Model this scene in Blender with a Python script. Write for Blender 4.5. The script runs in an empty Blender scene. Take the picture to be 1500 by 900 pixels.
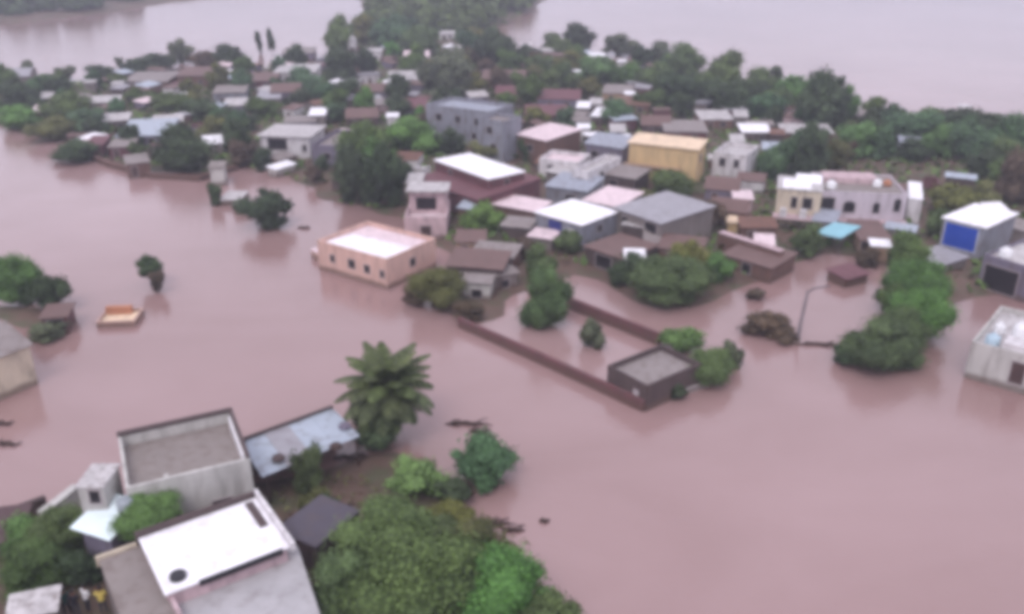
import bpy, bmesh, math, random
import numpy as np
from mathutils import Vector, Matrix
R = math.radians
C = bpy.context.scene.collection
sc = bpy.context.scene

# ------------------------------------------------------------------ camera
CAM_H, PITCH, HFOV = 42.0, R(24.0), R(60.0)
cd = bpy.data.cameras.new('camera'); cam = bpy.data.objects.new('camera', cd); C.objects.link(cam)
cam.location = (0, 0, CAM_H); cam.rotation_euler = (R(90) - PITCH, 0, 0)
cd.sensor_fit = 'HORIZONTAL'; cd.angle = HFOV; cd.clip_start = 0.5; cd.clip_end = 9000
sc.camera = cam
# ------------------------------------------------------------------ world, sun, exposure
w = bpy.data.worlds.new("World"); sc.world = w; w.use_nodes = True
nt = w.node_tree; nt.nodes.clear()
SUN_EL, SUN_ROT = R(55), R(200)
sky = nt.nodes.new('ShaderNodeTexSky'); sky.sky_type = 'NISHITA'; sky.sun_disc = False
sky.sun_elevation = SUN_EL; sky.sun_rotation = SUN_ROT; sky.dust_density = 4; sky.air_density = 1
bg = nt.nodes.new('ShaderNodeBackground'); bg.inputs['Strength'].default_value = 0.10
mixw = nt.nodes.new('ShaderNodeMixRGB'); mixw.inputs['Fac'].default_value = 0.90      # closed cloud deck over the sky
mixw.inputs['Color2'].default_value = (10.5, 10.4, 12.3, 1)
out = nt.nodes.new('ShaderNodeOutputWorld')
nt.links.new(sky.outputs[0], mixw.inputs['Color1']); nt.links.new(mixw.outputs[0], bg.inputs['Color'])
nt.links.new(bg.outputs[0], out.inputs['Surface'])
sl = bpy.data.lights.new('sun', 'SUN'); sl.energy = 1.1; sl.angle = R(25); sl.color = (1, .96, .92)
so = bpy.data.objects.new('sun', sl); C.objects.link(so)
# light arrives from behind-left of the camera, high
so.rotation_euler = (R(90) - SUN_EL, 0, R(-20))
so.location = (0, 0, 200)
sc.view_settings.view_transform = 'Standard'; sc.view_settings.look = 'None'
sc.view_settings.exposure = 0.20; sc.view_settings.gamma = 1.0
sc.render.engine = 'CYCLES'
sc.cycles.use_denoising = True
sc.cycles.max_bounces = 5; sc.cycles.diffuse_bounces = 2; sc.cycles.glossy_bounces = 2
sc.cycles.transmission_bounces = 2; sc.cycles.volume_bounces = 0; sc.cycles.transparent_max_bounces = 4
sc.cycles.pixel_filter_type = 'BLACKMAN_HARRIS'; sc.cycles.filter_width = 5.5         # soft low-resolution drone video

# ------------------------------------------------------------------ geometry of the view, used to find where things stand
F = 750 / math.tan(HFOV / 2)
cp, sp = math.cos(PITCH), math.sin(PITCH)
def at(px, py, z=0.0):
    u = (px - 750) / F; v = (450 - py) / F
    d = Vector((u, cp + v * sp, -sp + v * cp)); t = (CAM_H - z) / -d.z
    return Vector((d.x * t, d.y * t, z))
def ppm(p):                                     # photo pixels per metre at a point
    return F / (p.y * cp + (CAM_H - p.z) * sp)
def height_over(base_px, top_px):               # height of a top pixel standing over a base pixel
    b = at(*base_px); lo, hi = 0.0, 30.0
    for _ in range(40):
        m = (lo + hi) / 2
        q = at(top_px[0], top_px[1], m)
        if q.y > b.y: lo = m
        else: hi = m
    return lo

# ------------------------------------------------------------------ materials
MATS = {}
def srgb(r, g, b):
    f = lambda c: (c / 255 / 12.92) if c / 255 <= .04045 else ((c / 255 + .055) / 1.055) ** 2.4
    return (f(r), f(g), f(b))
def mat(name, col, rough=.8, var=.25, scale=.6, stain=None, stain_amt=.35, bump=.0, bscale=8, streak=False, metal=0, spec=.3, wave=0):
    if name in MATS: return MATS[name]
    m = bpy.data.materials.new(name); m.use_nodes = True; n = m.node_tree.nodes; l = m.node_tree.links
    b = n['Principled BSDF']; b.inputs['Roughness'].default_value = rough; b.inputs['Metallic'].default_value = metal
    b.inputs['Specular IOR Level'].default_value = spec
    geo = n.new('ShaderNodeNewGeometry')
    ns = n.new('ShaderNodeTexNoise'); ns.inputs['Scale'].default_value = scale; ns.inputs['Detail'].default_value = 6
    ns.inputs['Roughness'].default_value = .65
    if streak:
        mp = n.new('ShaderNodeMapping'); mp.inputs['Scale'].default_value = (1, 1, .25)
        l.new(geo.outputs['Position'], mp.inputs['Vector']); l.new(mp.outputs[0], ns.inputs['Vector'])
    else: l.new(geo.outputs['Position'], ns.inputs['Vector'])
    r1 = n.new('ShaderNodeValToRGB'); r1.color_ramp.elements[0].position = .3; r1.color_ramp.elements[1].position = .7
    lo = tuple(c * (1 - var) for c in col); hi = tuple(min(1, c * (1 + var * .5)) for c in col)
    r1.color_ramp.elements[0].color = (*lo, 1); r1.color_ramp.elements[1].color = (*hi, 1)
    l.new(ns.outputs['Fac'], r1.inputs[0]); src = r1.outputs[0]
    if stain:
        n2 = n.new('ShaderNodeTexNoise'); n2.inputs['Scale'].default_value = scale * 2.3; n2.inputs['Detail'].default_value = 5
        l.new((mp if streak else geo).outputs[0], n2.inputs['Vector'])
        r2 = n.new('ShaderNodeValToRGB'); r2.color_ramp.elements[0].position = .48; r2.color_ramp.elements[1].position = .68
        r2.color_ramp.elements[0].color = (0, 0, 0, 1); r2.color_ramp.elements[1].color = (stain_amt,) * 3 + (1,)
        l.new(n2.outputs['Fac'], r2.inputs[0])
        mx = n.new('ShaderNodeMixRGB'); l.new(r2.outputs[0], mx.inputs['Fac']); l.new(src, mx.inputs['Color1'])
        mx.inputs['Color2'].default_value = (*stain, 1); src = mx.outputs[0]
    if streak:
        sx = n.new('ShaderNodeSeparateXYZ'); l.new(geo.outputs['Position'], sx.inputs[0])
        ad = n.new('ShaderNodeMath'); ad.operation = 'MULTIPLY_ADD'; ad.inputs[1].default_value = -.9; l.new(ns.outputs['Fac'], ad.inputs[0]); l.new(sx.outputs['Z'], ad.inputs[2])
        mr = n.new('ShaderNodeMapRange'); mr.inputs['From Min'].default_value = .0; mr.inputs['From Max'].default_value = .45; mr.inputs['To Min'].default_value = .75; mr.inputs['To Max'].default_value = 0
        l.new(ad.outputs[0], mr.inputs['Value']); m3 = n.new('ShaderNodeMixRGB'); l.new(mr.outputs[0], m3.inputs['Fac']); l.new(src, m3.inputs['Color1'])
        m3.inputs['Color2'].default_value = (.12, .075, .06, 1); src = m3.outputs[0]
    l.new(src, b.inputs['Base Color'])
    if wave or bump:
        bp = n.new('ShaderNodeBump'); bp.inputs['Strength'].default_value = wave or bump; bp.inputs['Distance'].default_value = .05
        if wave:
            tc = n.new('ShaderNodeTexCoord'); wv = n.new('ShaderNodeTexWave'); wv.bands_direction = 'X'; wv.inputs['Scale'].default_value = 1.6
            l.new(tc.outputs['Object'], wv.inputs['Vector']); l.new(wv.outputs['Fac'], bp.inputs['Height'])
        else:
            n3 = n.new('ShaderNodeTexNoise'); n3.inputs['Scale'].default_value = bscale; l.new(geo.outputs['Position'], n3.inputs['Vector'])
            l.new(n3.outputs['Fac'], bp.inputs['Height'])
        l.new(bp.outputs[0], b.inputs['Normal'])
    MATS[name] = m; return m
GRIME = srgb(92, 78, 74)
def wallm(name, rgb, **k):
    k.setdefault('stain', GRIME); k.setdefault('stain_amt', .45); k.setdefault('var', .2)
    return mat(name, srgb(*rgb), streak=True, bump=.3, **k)
W = {
 'cream': wallm('cream plaster', (205, 190, 170)), 'white': wallm('white plaster', (214, 208, 210)),
 'peach': wallm('peach plaster', (208, 172, 160), stain_amt=.25), 'pink': wallm('pink plaster', (196, 170, 174)),
 'lilac': wallm('lilac plaster', (200, 188, 196), stain_amt=.3), 'yellow': wallm('ochre yellow plaster', (208, 178, 134), stain_amt=.25),
 'bluegrey': wallm('blue grey plaster', (138, 138, 148), stain_amt=.65, scale=.9), 'grey': wallm('bare cement', (128, 118, 116)),
 'brown': wallm('brown mud brick', (112, 84, 76)), 'maroon': wallm('maroon wall', (104, 66, 72)),
 'dark': wallm('dark wet masonry', (84, 70, 70)), 'concrete': wallm('pale concrete', (192, 188, 184), stain_amt=.35),
 'tan': wallm('tan plaster', (168, 140, 118)), 'violet': wallm('violet grey plaster', (118, 110, 126)),
}
def roofm(name, rgb, **k):
    k.setdefault('stain', srgb(96, 80, 74)); k.setdefault('stain_amt', .3); k.setdefault('var', .12); k.setdefault('rough', .7)
    return mat(name, srgb(*rgb), **k)
RF = {
 'white': roofm('white lime roof', (240, 236, 240), stain=srgb(150, 140, 138), stain_amt=.3, var=.08, scale=.5), 'offwhite': roofm('dirty white roof', (190, 184, 184), stain_amt=.6, scale=.9, var=.25),
 'tin': roofm('grey tin sheet', (160, 156, 162), wave=.8, rough=.45), 'bluetin': roofm('pale blue tin sheet', (176, 184, 196), wave=.8, rough=.45, stain_amt=.4),
 'brown': roofm('brown tile roof', (112, 88, 84), stain_amt=.4), 'darkmaroon': roofm('dark reddish wet roof', (86, 66, 68)), 'maroon': roofm('maroon tile roof', (110, 72, 78)),
 'pinkwhite': roofm('pinkish white sheet', (222, 200, 204)), 'palegrey': roofm('pale worn concrete', (172, 168, 170), stain_amt=.3, scale=.5), 'grey': roofm('weathered grey roof', (140, 130, 128), stain_amt=.5),
 'concrete': roofm('grey brown concrete terrace', (136, 126, 122), stain_amt=.4), 'yellow': roofm('pale peach roof', (226, 200, 172)),
 'cyan': roofm('cyan plastic sheet', (140, 188, 200), stain_amt=.1), 'rust': roofm('rusty sheet', (120, 86, 74), wave=.8, stain_amt=.5),
 'violetslab': roofm('dark violet slab', (84, 78, 88)), 'bluegrey': roofm('blue grey roof', (156, 160, 172), stain_amt=.6, scale=.9), 'mint': roofm('mint white tarp', (226, 238, 240), stain_amt=.05, var=.05),
}
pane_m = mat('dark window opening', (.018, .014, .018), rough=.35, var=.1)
frame_m = mat('painted window frame', srgb(170, 158, 160), rough=.6)
door_m = mat('weathered wooden door', srgb(78, 58, 56), rough=.7)
blue_m = mat('blue painted door', srgb(34, 72, 172), rough=.5, var=.1)
bluetarp_m = mat('dark blue tarpaulin', srgb(46, 52, 118), rough=.5, var=.15)
whitepaint = mat('white painted metal', srgb(224, 224, 228), rough=.5, var=.08)
tank_m = mat('white plastic tank', srgb(228, 226, 228), rough=.4, var=.06)
blacktank = mat('black plastic tank', srgb(44, 42, 46), rough=.4, var=.1)
bark_m = mat('bark', srgb(86, 70, 60), rough=.9, var=.35, scale=3)
wood_m = mat('wet driftwood', srgb(72, 54, 50), rough=.7, var=.3, scale=3)
metal_m = mat('grey steel pole', srgb(112, 100, 104), rough=.5)
orange_m = mat('faded terracotta', srgb(176, 122, 96))

def leafmat(name, rgb, dark=.45):
    m = bpy.data.materials.new(name); m.use_nodes = True; n = m.node_tree.nodes; l = m.node_tree.links
    b = n['Principled BSDF']; b.inputs['Roughness'].default_value = .7; b.inputs['Specular IOR Level'].default_value = .12
    a = n.new('ShaderNodeAttribute'); a.attribute_name = 'tone'
    oi = n.new('ShaderNodeObjectInfo')
    col = srgb(*rgb)
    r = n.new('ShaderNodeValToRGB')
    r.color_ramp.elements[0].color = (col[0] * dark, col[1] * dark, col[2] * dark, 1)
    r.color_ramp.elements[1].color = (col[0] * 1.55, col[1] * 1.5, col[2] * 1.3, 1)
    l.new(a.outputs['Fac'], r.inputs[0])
    hs = n.new('ShaderNodeHueSaturation')
    for sock, lo, hi in (('Hue', .485, .508), ('Value', .85, 1.2), ('Saturation', .8, 1.0)):
        mr = n.new('ShaderNodeMapRange'); mr.inputs['To Min'].default_value = lo; mr.inputs['To Max'].default_value = hi
        mt = n.new('ShaderNodeMath'); mt.operation = 'FRACT'
        mm = n.new('ShaderNodeMath'); mm.operation = 'MULTIPLY'; mm.inputs[1].default_value = {'Hue': 1, 'Value': 7.3, 'Saturation': 13.7}[sock]
        l.new(oi.outputs['Random'], mm.inputs[0]); l.new(mm.outputs[0], mt.inputs[0]); l.new(mt.outputs[0], mr.inputs['Value']); l.new(mr.outputs[0], hs.inputs[sock])
    l.new(r.outputs[0], hs.inputs['Color']); l.new(hs.outputs[0], b.inputs['Base Color'])
    return m
LM = {'dark': leafmat('dark foliage', (64, 80, 56)), 'mid': leafmat('mid green foliage', (82, 102, 58)),
      'bright': leafmat('bright green foliage', (92, 124, 58)), 'teal': leafmat('teal green foliage', (74, 102, 72)),
      'olive': leafmat('olive foliage', (102, 104, 60)), 'brown': leafmat('brownish foliage', (94, 80, 68)),
      'grey': leafmat('grey green foliage', (92, 100, 80)), 'vivid': leafmat('vivid green foliage', (82, 118, 62))}

# ------------------------------------------------------------------ mesh helpers
class MB:
    def __init__(s): s.v = []; s.f = []
    def poly(s, pts, flip=False):
        i = len(s.v); s.v += [tuple(p) for p in pts]; idx = list(range(i, i + len(pts))); s.f.append(idx[::-1] if flip else idx); return s
    def hexa(s, b, t):                                   # bottom 4, top 4 (both counter-clockwise seen from above)
        i = len(s.v); s.v += [tuple(p) for p in b] + [tuple(p) for p in t]
        s.f += [[i + 3, i + 2, i + 1, i], [i + 4, i + 5, i + 6, i + 7]] + [[i + k, i + (k + 1) % 4, i + 4 + (k + 1) % 4, i + 4 + k] for k in range(4)]
        return s
    def box(s, x0, x1, y0, y1, z0, z1):
        return s.hexa([(x0, y0, z0), (x1, y0, z0), (x1, y1, z0), (x0, y1, z0)], [(x0, y0, z1), (x1, y0, z1), (x1, y1, z1), (x0, y1, z1)])
    def tube(s, pts, rs, n=7, cap=True):
        i0 = len(s.v); pts = [Vector(p) for p in pts]
        for k, p in enumerate(pts):
            d = (pts[min(k + 1, len(pts) - 1)] - pts[max(k - 1, 0)]).normalized()
            a = d.cross(Vector((0, 0, 1))) if abs(d.z) < .95 else d.cross(Vector((1, 0, 0))); a.normalize(); b = d.cross(a)
            for j in range(n):
                t = 2 * math.pi * j / n; s.v.append(tuple(p + (a * math.cos(t) + b * math.sin(t)) * rs[k]))
        for k in range(len(pts) - 1):
            for j in range(n):
                s.f.append([i0 + k * n + j, i0 + k * n + (j + 1) % n, i0 + (k + 1) * n + (j + 1) % n, i0 + (k + 1) * n + j])
        if cap: s.f.append([i0 + j for j in range(n)][::-1]); s.f.append([i0 + (len(pts) - 1) * n + j for j in range(n)])
        return s
    def build(s, name, m, parent=None, bevel=0, smooth=False):
        me = bpy.data.meshes.new(name); me.from_pydata(s.v, [], s.f)
        if smooth:
            for p in me.polygons: p.use_smooth = True
        me.materials.append(m); me.update()
        o = bpy.data.objects.new(name, me); C.objects.link(o)
        if parent: o.parent = parent
        if bevel:
            b = o.modifiers.new('bevel', 'BEVEL'); b.width = bevel; b.segments = 1; b.limit_method = 'ANGLE'
        return o
def tag(o, label=None, cat=None, group=None, kind=None):
    if label: o['label'] = label
    if cat: o['category'] = cat
    if group: o['group'] = group
    if kind: o['kind'] = kind
    return o
def empty(name, loc, rz=0, label=None, cat=None, group=None):
    o = bpy.data.objects.new(name, None); C.objects.link(o); o.location = loc; o.rotation_euler = (0, 0, rz); o.empty_display_size = .5
    return tag(o, label, cat, group)

# ------------------------------------------------------------------ setting: ground and water
def inpoly(x, y, P):
    c = np.zeros(x.shape, bool); j = len(P) - 1
    for i in range(len(P)):
        xi, yi = P[i]; xj, yj = P[j]
        c ^= ((yi > y) != (yj > y)) & (x < (xj - xi) * (y - yi) / (yj - yi + 1e-9) + xi); j = i
    return c
def distpoly(x, y, P):
    d = np.full(x.shape, 1e9)
    for i in range(len(P)):
        a = np.array(P[i]); b = np.array(P[(i + 1) % len(P)]); ab = b - a
        t = np.clip(((x - a[0]) * ab[0] + (y - a[1]) * ab[1]) / (ab @ ab + 1e-9), 0, 1)
        d = np.minimum(d, np.hypot(x - a[0] - t * ab[0], y - a[1] - t * ab[1]))
    return d
def W2(L): return [tuple(at(*p)[:2]) for p in L]
VILLAGE = W2([(-260, 185), (0, 186), (70, 205), (140, 236), (230, 254), (300, 258), (348, 246), (385, 250), (440, 278), (500, 302), (575, 322), (600, 338), (655, 372),
   (690, 440), (760, 445), (838, 402), (905, 425), (975, 452), (1060, 432), (1150, 392), (1215, 372), (1290, 392), (1330, 440), (1375, 450), (1500, 430), (1900, 470),
   (1950, 220), (1500, 205), (1400, 190), (1280, 175), (1180, 160), (1060, 130), (980, 105), (880, 85), (760, 78), (705, 60), (790, 8), (820, -12), (520, -12), (535, 20), (520, 48), (470, 95), (330, 105), (240, 112), (140, 122), (0, 128), (-260, 120)])
NEAR = W2([(-260, 790), (40, 752), (110, 728), (300, 712), (380, 700), (520, 652), (600, 655), (650, 690), (690, 745), (770, 790), (840, 905), (900, 1100), (-400, 1100)])
MID = W2([(600, 452), (665, 470), (700, 486), (760, 470), (770, 430), (650, 400)])
HEDGE = W2([(1235, 525), (1290, 545), (1350, 520), (1390, 480), (1390, 430), (1320, 440), (1300, 480)])
FARSHORE = W2([(-900, 60), (0, 36), (60, 30), (140, 20), (240, 4), (420, -12), (420, -40), (-1500, -40)])
LEFTB = W2([(-200, 470), (0, 470), (60, 492), (95, 470), (70, 448), (-200, 430)])
BACKR = W2([(1290, 235), (1400, 232), (1420, 262), (1360, 275), (1300, 262)])
def noise2(x, y, s, seed):
    rg = np.random.RandomState(seed); z = 0
    for k in range(5):
        a, b, c = rg.uniform(-1, 1, 3); z = z + np.sin((x * a + y * b) / s * 3 + c * 6) * np.cos((x * b - y * a) / s * 2.3 + c * 9)
    return z / 2.2
def ground_h(x, y):
    h = np.full(x.shape, -3.0)
    for P, top, soft in ((VILLAGE, .55, 5), (NEAR, .28, 3), (MID, .2, 2), (HEDGE, .2, 2), (FARSHORE, 1.5, 8), (LEFTB, .3, 2)):
        d = distpoly(x, y, P); s = np.where(inpoly(x, y, P), d, -d) + noise2(x, y, 9, 3) * soft * .3
        h = np.maximum(h, np.clip(s / soft, -1, 1) * (top + .6) * .5 + (top - .6) * .5 - np.where(s < -soft, 3, 0))
    return h + noise2(x, y, 6, 5) * .12
def axis(lim, step, n):
    a = list(np.arange(lim[0], lim[1], step)); hi = a[-1]; g = step
    up = []; dn = []; lo = a[0]
    for _ in range(n): g *= 1.35; hi += g; lo -= g; up.append(hi); dn.append(lo)
    return np.array(dn[::-1] + a + up)
xs = axis((-230, 260), 2.0, 17); ys = axis((20, 420), 2.0, 17)
X, Y = np.meshgrid(xs, ys); Z = ground_h(X, Y)
nv = X.size; nx = len(xs)
me = bpy.data.meshes.new('ground'); me.from_pydata(list(zip(X.ravel(), Y.ravel(), Z.ravel())), [],
   [(j * nx + i, j * nx + i + 1, (j + 1) * nx + i + 1, (j + 1) * nx + i) for j in range(len(ys) - 1) for i in range(nx - 1)])
for p in me.polygons: p.use_smooth = True
gm = mat('wet brown mud and scrub', srgb(104, 84, 74), rough=.75, var=.3, scale=.12, stain=srgb(74, 84, 58), stain_amt=.75, bump=.6, bscale=2)
me.materials.append(gm); g = bpy.data.objects.new('ground', me); C.objects.link(g); tag(g, kind='structure')

wm = bpy.data.materials.new('muddy flood water'); wm.use_nodes = True; n = wm.node_tree.nodes; l = wm.node_tree.links
b = n['Principled BSDF']; b.inputs['Roughness'].default_value = .10; b.inputs['IOR'].default_value = 1.55
geo = n.new('ShaderNodeNewGeometry')
ns = n.new('ShaderNodeTexNoise'); ns.inputs['Scale'].default_value = .018; ns.inputs['Detail'].default_value = 5; l.new(geo.outputs['Position'], ns.inputs['Vector'])
r = n.new('ShaderNodeValToRGB'); r.color_ramp.elements[0].position = .35; r.color_ramp.elements[1].position = .68
r.color_ramp.elements[0].color = (.262, .158, .146, 1); r.color_ramp.elements[1].color = (.372, .244, .240, 1)
ns2 = n.new('ShaderNodeTexNoise'); ns2.inputs['Scale'].default_value = .06; ns2.inputs['Detail'].default_value = 7; ns2.inputs['Distortion'].default_value = 1.2
mps = n.new('ShaderNodeMapping'); mps.inputs['Rotation'].default_value = (0, 0, -.6); mps.inputs['Scale'].default_value = (.6, 1.1, 1)
l.new(geo.outputs['Position'], mps.inputs['Vector']); l.new(mps.outputs[0], ns2.inputs['Vector'])
avg = n.new('ShaderNodeMath'); avg.operation = 'MULTIPLY_ADD'; avg.inputs[1].default_value = .28; l.new(ns2.outputs['Fac'], avg.inputs[0])
hlf = n.new('ShaderNodeMath'); hlf.operation = 'MULTIPLY'; hlf.inputs[1].default_value = .72; l.new(ns.outputs['Fac'], hlf.inputs[0]); l.new(hlf.outputs[0], avg.inputs[2])
l.new(avg.outputs[0], r.inputs[0]); l.new(r.outputs[0], b.inputs['Base Color'])
n1 = n.new('ShaderNodeTexNoise'); n1.inputs['Scale'].default_value = .9; n1.inputs['Detail'].default_value = 4
mp = n.new('ShaderNodeMapping'); mp.inputs['Rotation'].default_value = (0, 0, .5); mp.inputs['Scale'].default_value = (1, 2.2, 1)
l.new(geo.outputs['Position'], mp.inputs['Vector']); l.new(mp.outputs[0], n1.inputs['Vector'])
bp = n.new('ShaderNodeBump'); bp.inputs['Strength'].default_value = .4; bp.inputs['Distance'].default_value = .10
l.new(n1.outputs['Fac'], bp.inputs['Height']); l.new(bp.outputs[0], b.inputs['Normal'])
mw = MB(); S = 3300; mw.poly([(-S, -S, 0), (S, -S, 0), (S, S, 0), (-S, S, 0)])
tag(mw.build('flood_water', wm), kind='structure')
# haze over the whole place
hm = bpy.data.materials.new('air'); hm.use_nodes = True; n = hm.node_tree.nodes; n.clear()
pv = n.new('ShaderNodeVolumePrincipled'); pv.inputs['Color'].default_value = (.84, .83, .95, 1); pv.inputs['Density'].default_value = .0007
pv.inputs['Anisotropy'].default_value = .2
om = n.new('ShaderNodeOutputMaterial'); hm.node_tree.links.new(pv.outputs[0], om.inputs['Volume'])
hz = MB().box(-3400, 3400, -3400, 3400, -5.2, 44).build('haze', hm); tag(hz, kind='stuff')

# ------------------------------------------------------------------ houses
rnd = random.Random(7)
def opening(root, M, wdt, hgt, cx, cz, kind='window', m=None, frame=None):
    """M maps (along, out, up) of one face to the root's space."""
    fr = frame or frame_m; t = .09
    def q(x0, x1, o0, o1, z0, z1):
        mb = MB(); P = [M(x, o, z) for z in (z0, z1) for (x, o) in ((x0, o1), (x1, o1), (x1, o0), (x0, o0))]
        return mb.hexa(P[:4], P[4:])
    f = MB()
    for a in ((cx - wdt / 2 - t, cx - wdt / 2, cz - hgt / 2, cz + hgt / 2), (cx + wdt / 2, cx + wdt / 2 + t, cz - hgt / 2, cz + hgt / 2),
              (cx - wdt / 2 - t, cx + wdt / 2 + t, cz + hgt / 2, cz + hgt / 2 + t), (cx - wdt / 2 - t - .05, cx + wdt / 2 + t + .05, cz - hgt / 2 - t, cz - hgt / 2)):
        k = q(a[0], a[1], -.05, .07, a[2], a[3]); i = len(f.v); f.v += k.v; f.f += [[i + j for j in x] for x in k.f]
    fo = f.build(kind, fr, root)
    q(cx - wdt / 2 + .002, cx + wdt / 2 - .002, -.04, .02, cz - hgt / 2 + .002, cz + hgt / 2 - .002).build('pane' if kind == 'window' else 'panel', m or pane_m, fo)
    return fo
def house(p0, p1, p2, h, wall, roof, style, label, openings=(), base_z=-1.2, par=.7, over=.3, slope=.5, cat='house', name='house', group=None, px=True, ang=None):
    if px:
        A, B, D = at(*p0, h), at(*p1, h), at(*p2, h)
        u = (B - A); L = u.length; u.normalize(); nrm = Vector((-u.y, u.x, 0)); dep = max(1.5, abs((D - B).dot(nrm)))
    else:
        A, L, dep, ang = p0, p1, p2, ang; u = Vector((math.cos(ang), math.sin(ang), 0)); A = A.copy()
    rz = math.atan2(u.y, u.x)
    root = empty(name, (A.x, A.y, 0), rz, label, cat, group)
    wm_, rm_ = W[wall], RF[roof]
    if style == 'parapet':
        z = h - par; t = .22
        MB().box(0, L, 0, dep, base_z, z).build('wall', wm_, root, bevel=.02)
        sl_ = MB().box(t + .003, L - t - .003, t + .003, dep - t - .003, z, z + .06).build('roof', rm_, root)
        pb = MB()
        pb.box(0, L, 0, t, z, h); pb.box(0, L, dep - t, dep, z, h); pb.box(0, t, t, dep - t, z, h); pb.box(L - t, L, t, dep - t, z, h)
        pb.build('parapet', wm_, root)
    elif style == 'flat':
        MB().box(0, L, 0, dep, base_z, h - .18).build('wall', wm_, root, bevel=.02)
        MB().box(-over, L + over, -over, dep + over, h - .18, h).build('roof', rm_, root, bevel=.03)
    elif style == 'shed':
        mw_ = MB().hexa([(0, 0, base_z), (L, 0, base_z), (L, dep, base_z), (0, dep, base_z)], [(0, 0, h - .1), (L, 0, h - .1), (L, dep, h + slope - .1), (0, dep, h + slope - .1)])
        mw_.build('wall', wm_, root)
        k = slope / dep; a, c = -over * k, slope + over * k
        x0, x1, y0, y1 = -over, L + over, -over, dep + over
        m_ = MB(); nb = max(2, int(L / 2.2)); 
        for i in range(nb):                       # overlapping sheets
            xa = x0 + (x1 - x0) * i / nb; xb = x0 + (x1 - x0) * (i + 1) / nb; dz = .025 * (i % 2)
            m_.hexa([(xa, y0, h + a - .06 + dz), (xb, y0, h + a - .06 + dz), (xb, y1, h + c - .06 + dz), (xa, y1, h + c - .06 + dz)],
                    [(xa, y0, h + a + dz), (xb, y0, h + a + dz), (xb, y1, h + c + dz), (xa, y1, h + c + dz)])
        m_.build('roof', rm_, root)
    elif style == 'gable':
        rg = slope; hy = dep / 2
        m_ = MB().box(0, L, 0, dep, base_z, h)
        m_.poly([(0, 0, h), (0, hy, h + rg), (0, dep, h)], True); m_.poly([(L, 0, h), (L, dep, h), (L, hy, h + rg)], True)
        m_.build('wall', wm_, root)
        k = rg / hy; m_ = MB(); e = over; t = .08
        for s_, ya in ((1, -e), (-1, dep + e)):
            P = [(-e, ya, h - e * k + .03), (L + e, ya, h - e * k + .03), (L + e, hy, h + rg + .03), (-e, hy, h + rg + .03)]
            if s_ < 0: P = [P[1], P[0], P[3], P[2]]
            m_.hexa(P, [(x, y, z + t) for x, y, z in P])
        m_.build('roof', rm_, root)
    elif style == 'ruin':                          # walls without a roof
        t = .25; m_ = MB()
        m_.box(0, L, 0, t, base_z, h); m_.box(0, L, dep - t, dep, base_z, h * .85); m_.box(0, t, t, dep - t, base_z, h * .9); m_.box(L - t, L, t, dep - t, base_z, h)
        m_.build('wall', wm_, root); MB().box(t, L - t, t, dep - t, h * .3, h * .55).build('roof', rm_, root)
    for op in openings:
        face, uu, cz, ww, hh = op[:5]; kd = op[5] if len(op) > 5 else 'window'; mm = op[6] if len(op) > 6 else None
        if face == 0: M = lambda x, o, z: (x, -o, z); cx = uu * L
        elif face == 1: M = lambda x, o, z: (L + o, x, z); cx = uu * dep
        else: M = lambda x, o, z: (-o, dep - x, z); cx = uu * dep
        opening(root, M, ww, hh, cx, cz, kd, mm, whitepaint if mm is blue_m else None)
    root['dims'] = (L, dep, h)
    return root
def local(root, x, y, z): return root.matrix_basis @ Vector((x, y, z))
def tank(p, r, h, label, m=None, group=None):
    root = empty('water_tank', p, 0, label, 'water tank', group); n_ = 16
    prof = [(r, 0), (r * 1.03, h * .3), (r, h * .33), (r * 1.03, h * .6), (r, h * .63), (r, h * .8), (r * .55, h * .97), (r * .3, h)]
    v = MB()
    for rr, z in prof:
        for j in range(n_): v.v.append((rr * math.cos(j * 2 * math.pi / n_), rr * math.sin(j * 2 * math.pi / n_), z))
    for k in range(len(prof) - 1):
        for j in range(n_): v.f.append([k * n_ + j, k * n_ + (j + 1) % n_, (k + 1) * n_ + (j + 1) % n_, (k + 1) * n_ + j])
    v.f.append(list(range(n_))[::-1]); v.f.append([(len(prof) - 1) * n_ + j for j in range(n_)])
    v.build('body', m or tank_m, root, smooth=True)
    MB().tube([(0, 0, h), (0, 0, h + .12)], [r * .34, r * .34], 12).build('lid', m or tank_m, root)
    return root
def wall_line(pts, h, t, m, label, z0=-1.5, name='boundary_wall', cap=None):
    P = [at(*p, h) for p in pts]; m_ = MB(); c_ = MB()
    o = P[0].copy(); o.z = 0
    for a, b_ in zip(P, P[1:]):
        d = (b_ - a).normalized(); nn = Vector((-d.y, d.x, 0)) * t / 2
        q = [a - nn, b_ - nn, b_ + nn, a + nn]; q = [x - o for x in q]
        m_.hexa([(x.x, x.y, z0) for x in q], [(x.x, x.y, h) for x in q])
        nc = nn * 1.35; q = [a - nc, b_ - nc, b_ + nc, a + nc]; q = [x - o for x in q]
        c_.hexa([(x.x, x.y, h + .002) for x in q], [(x.x, x.y, h + .09) for x in q])
    root = empty(name, o, 0, label, 'wall'); m_.build('wall', m, root)
    c_.build('coping', cap or m, root); return root

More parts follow.
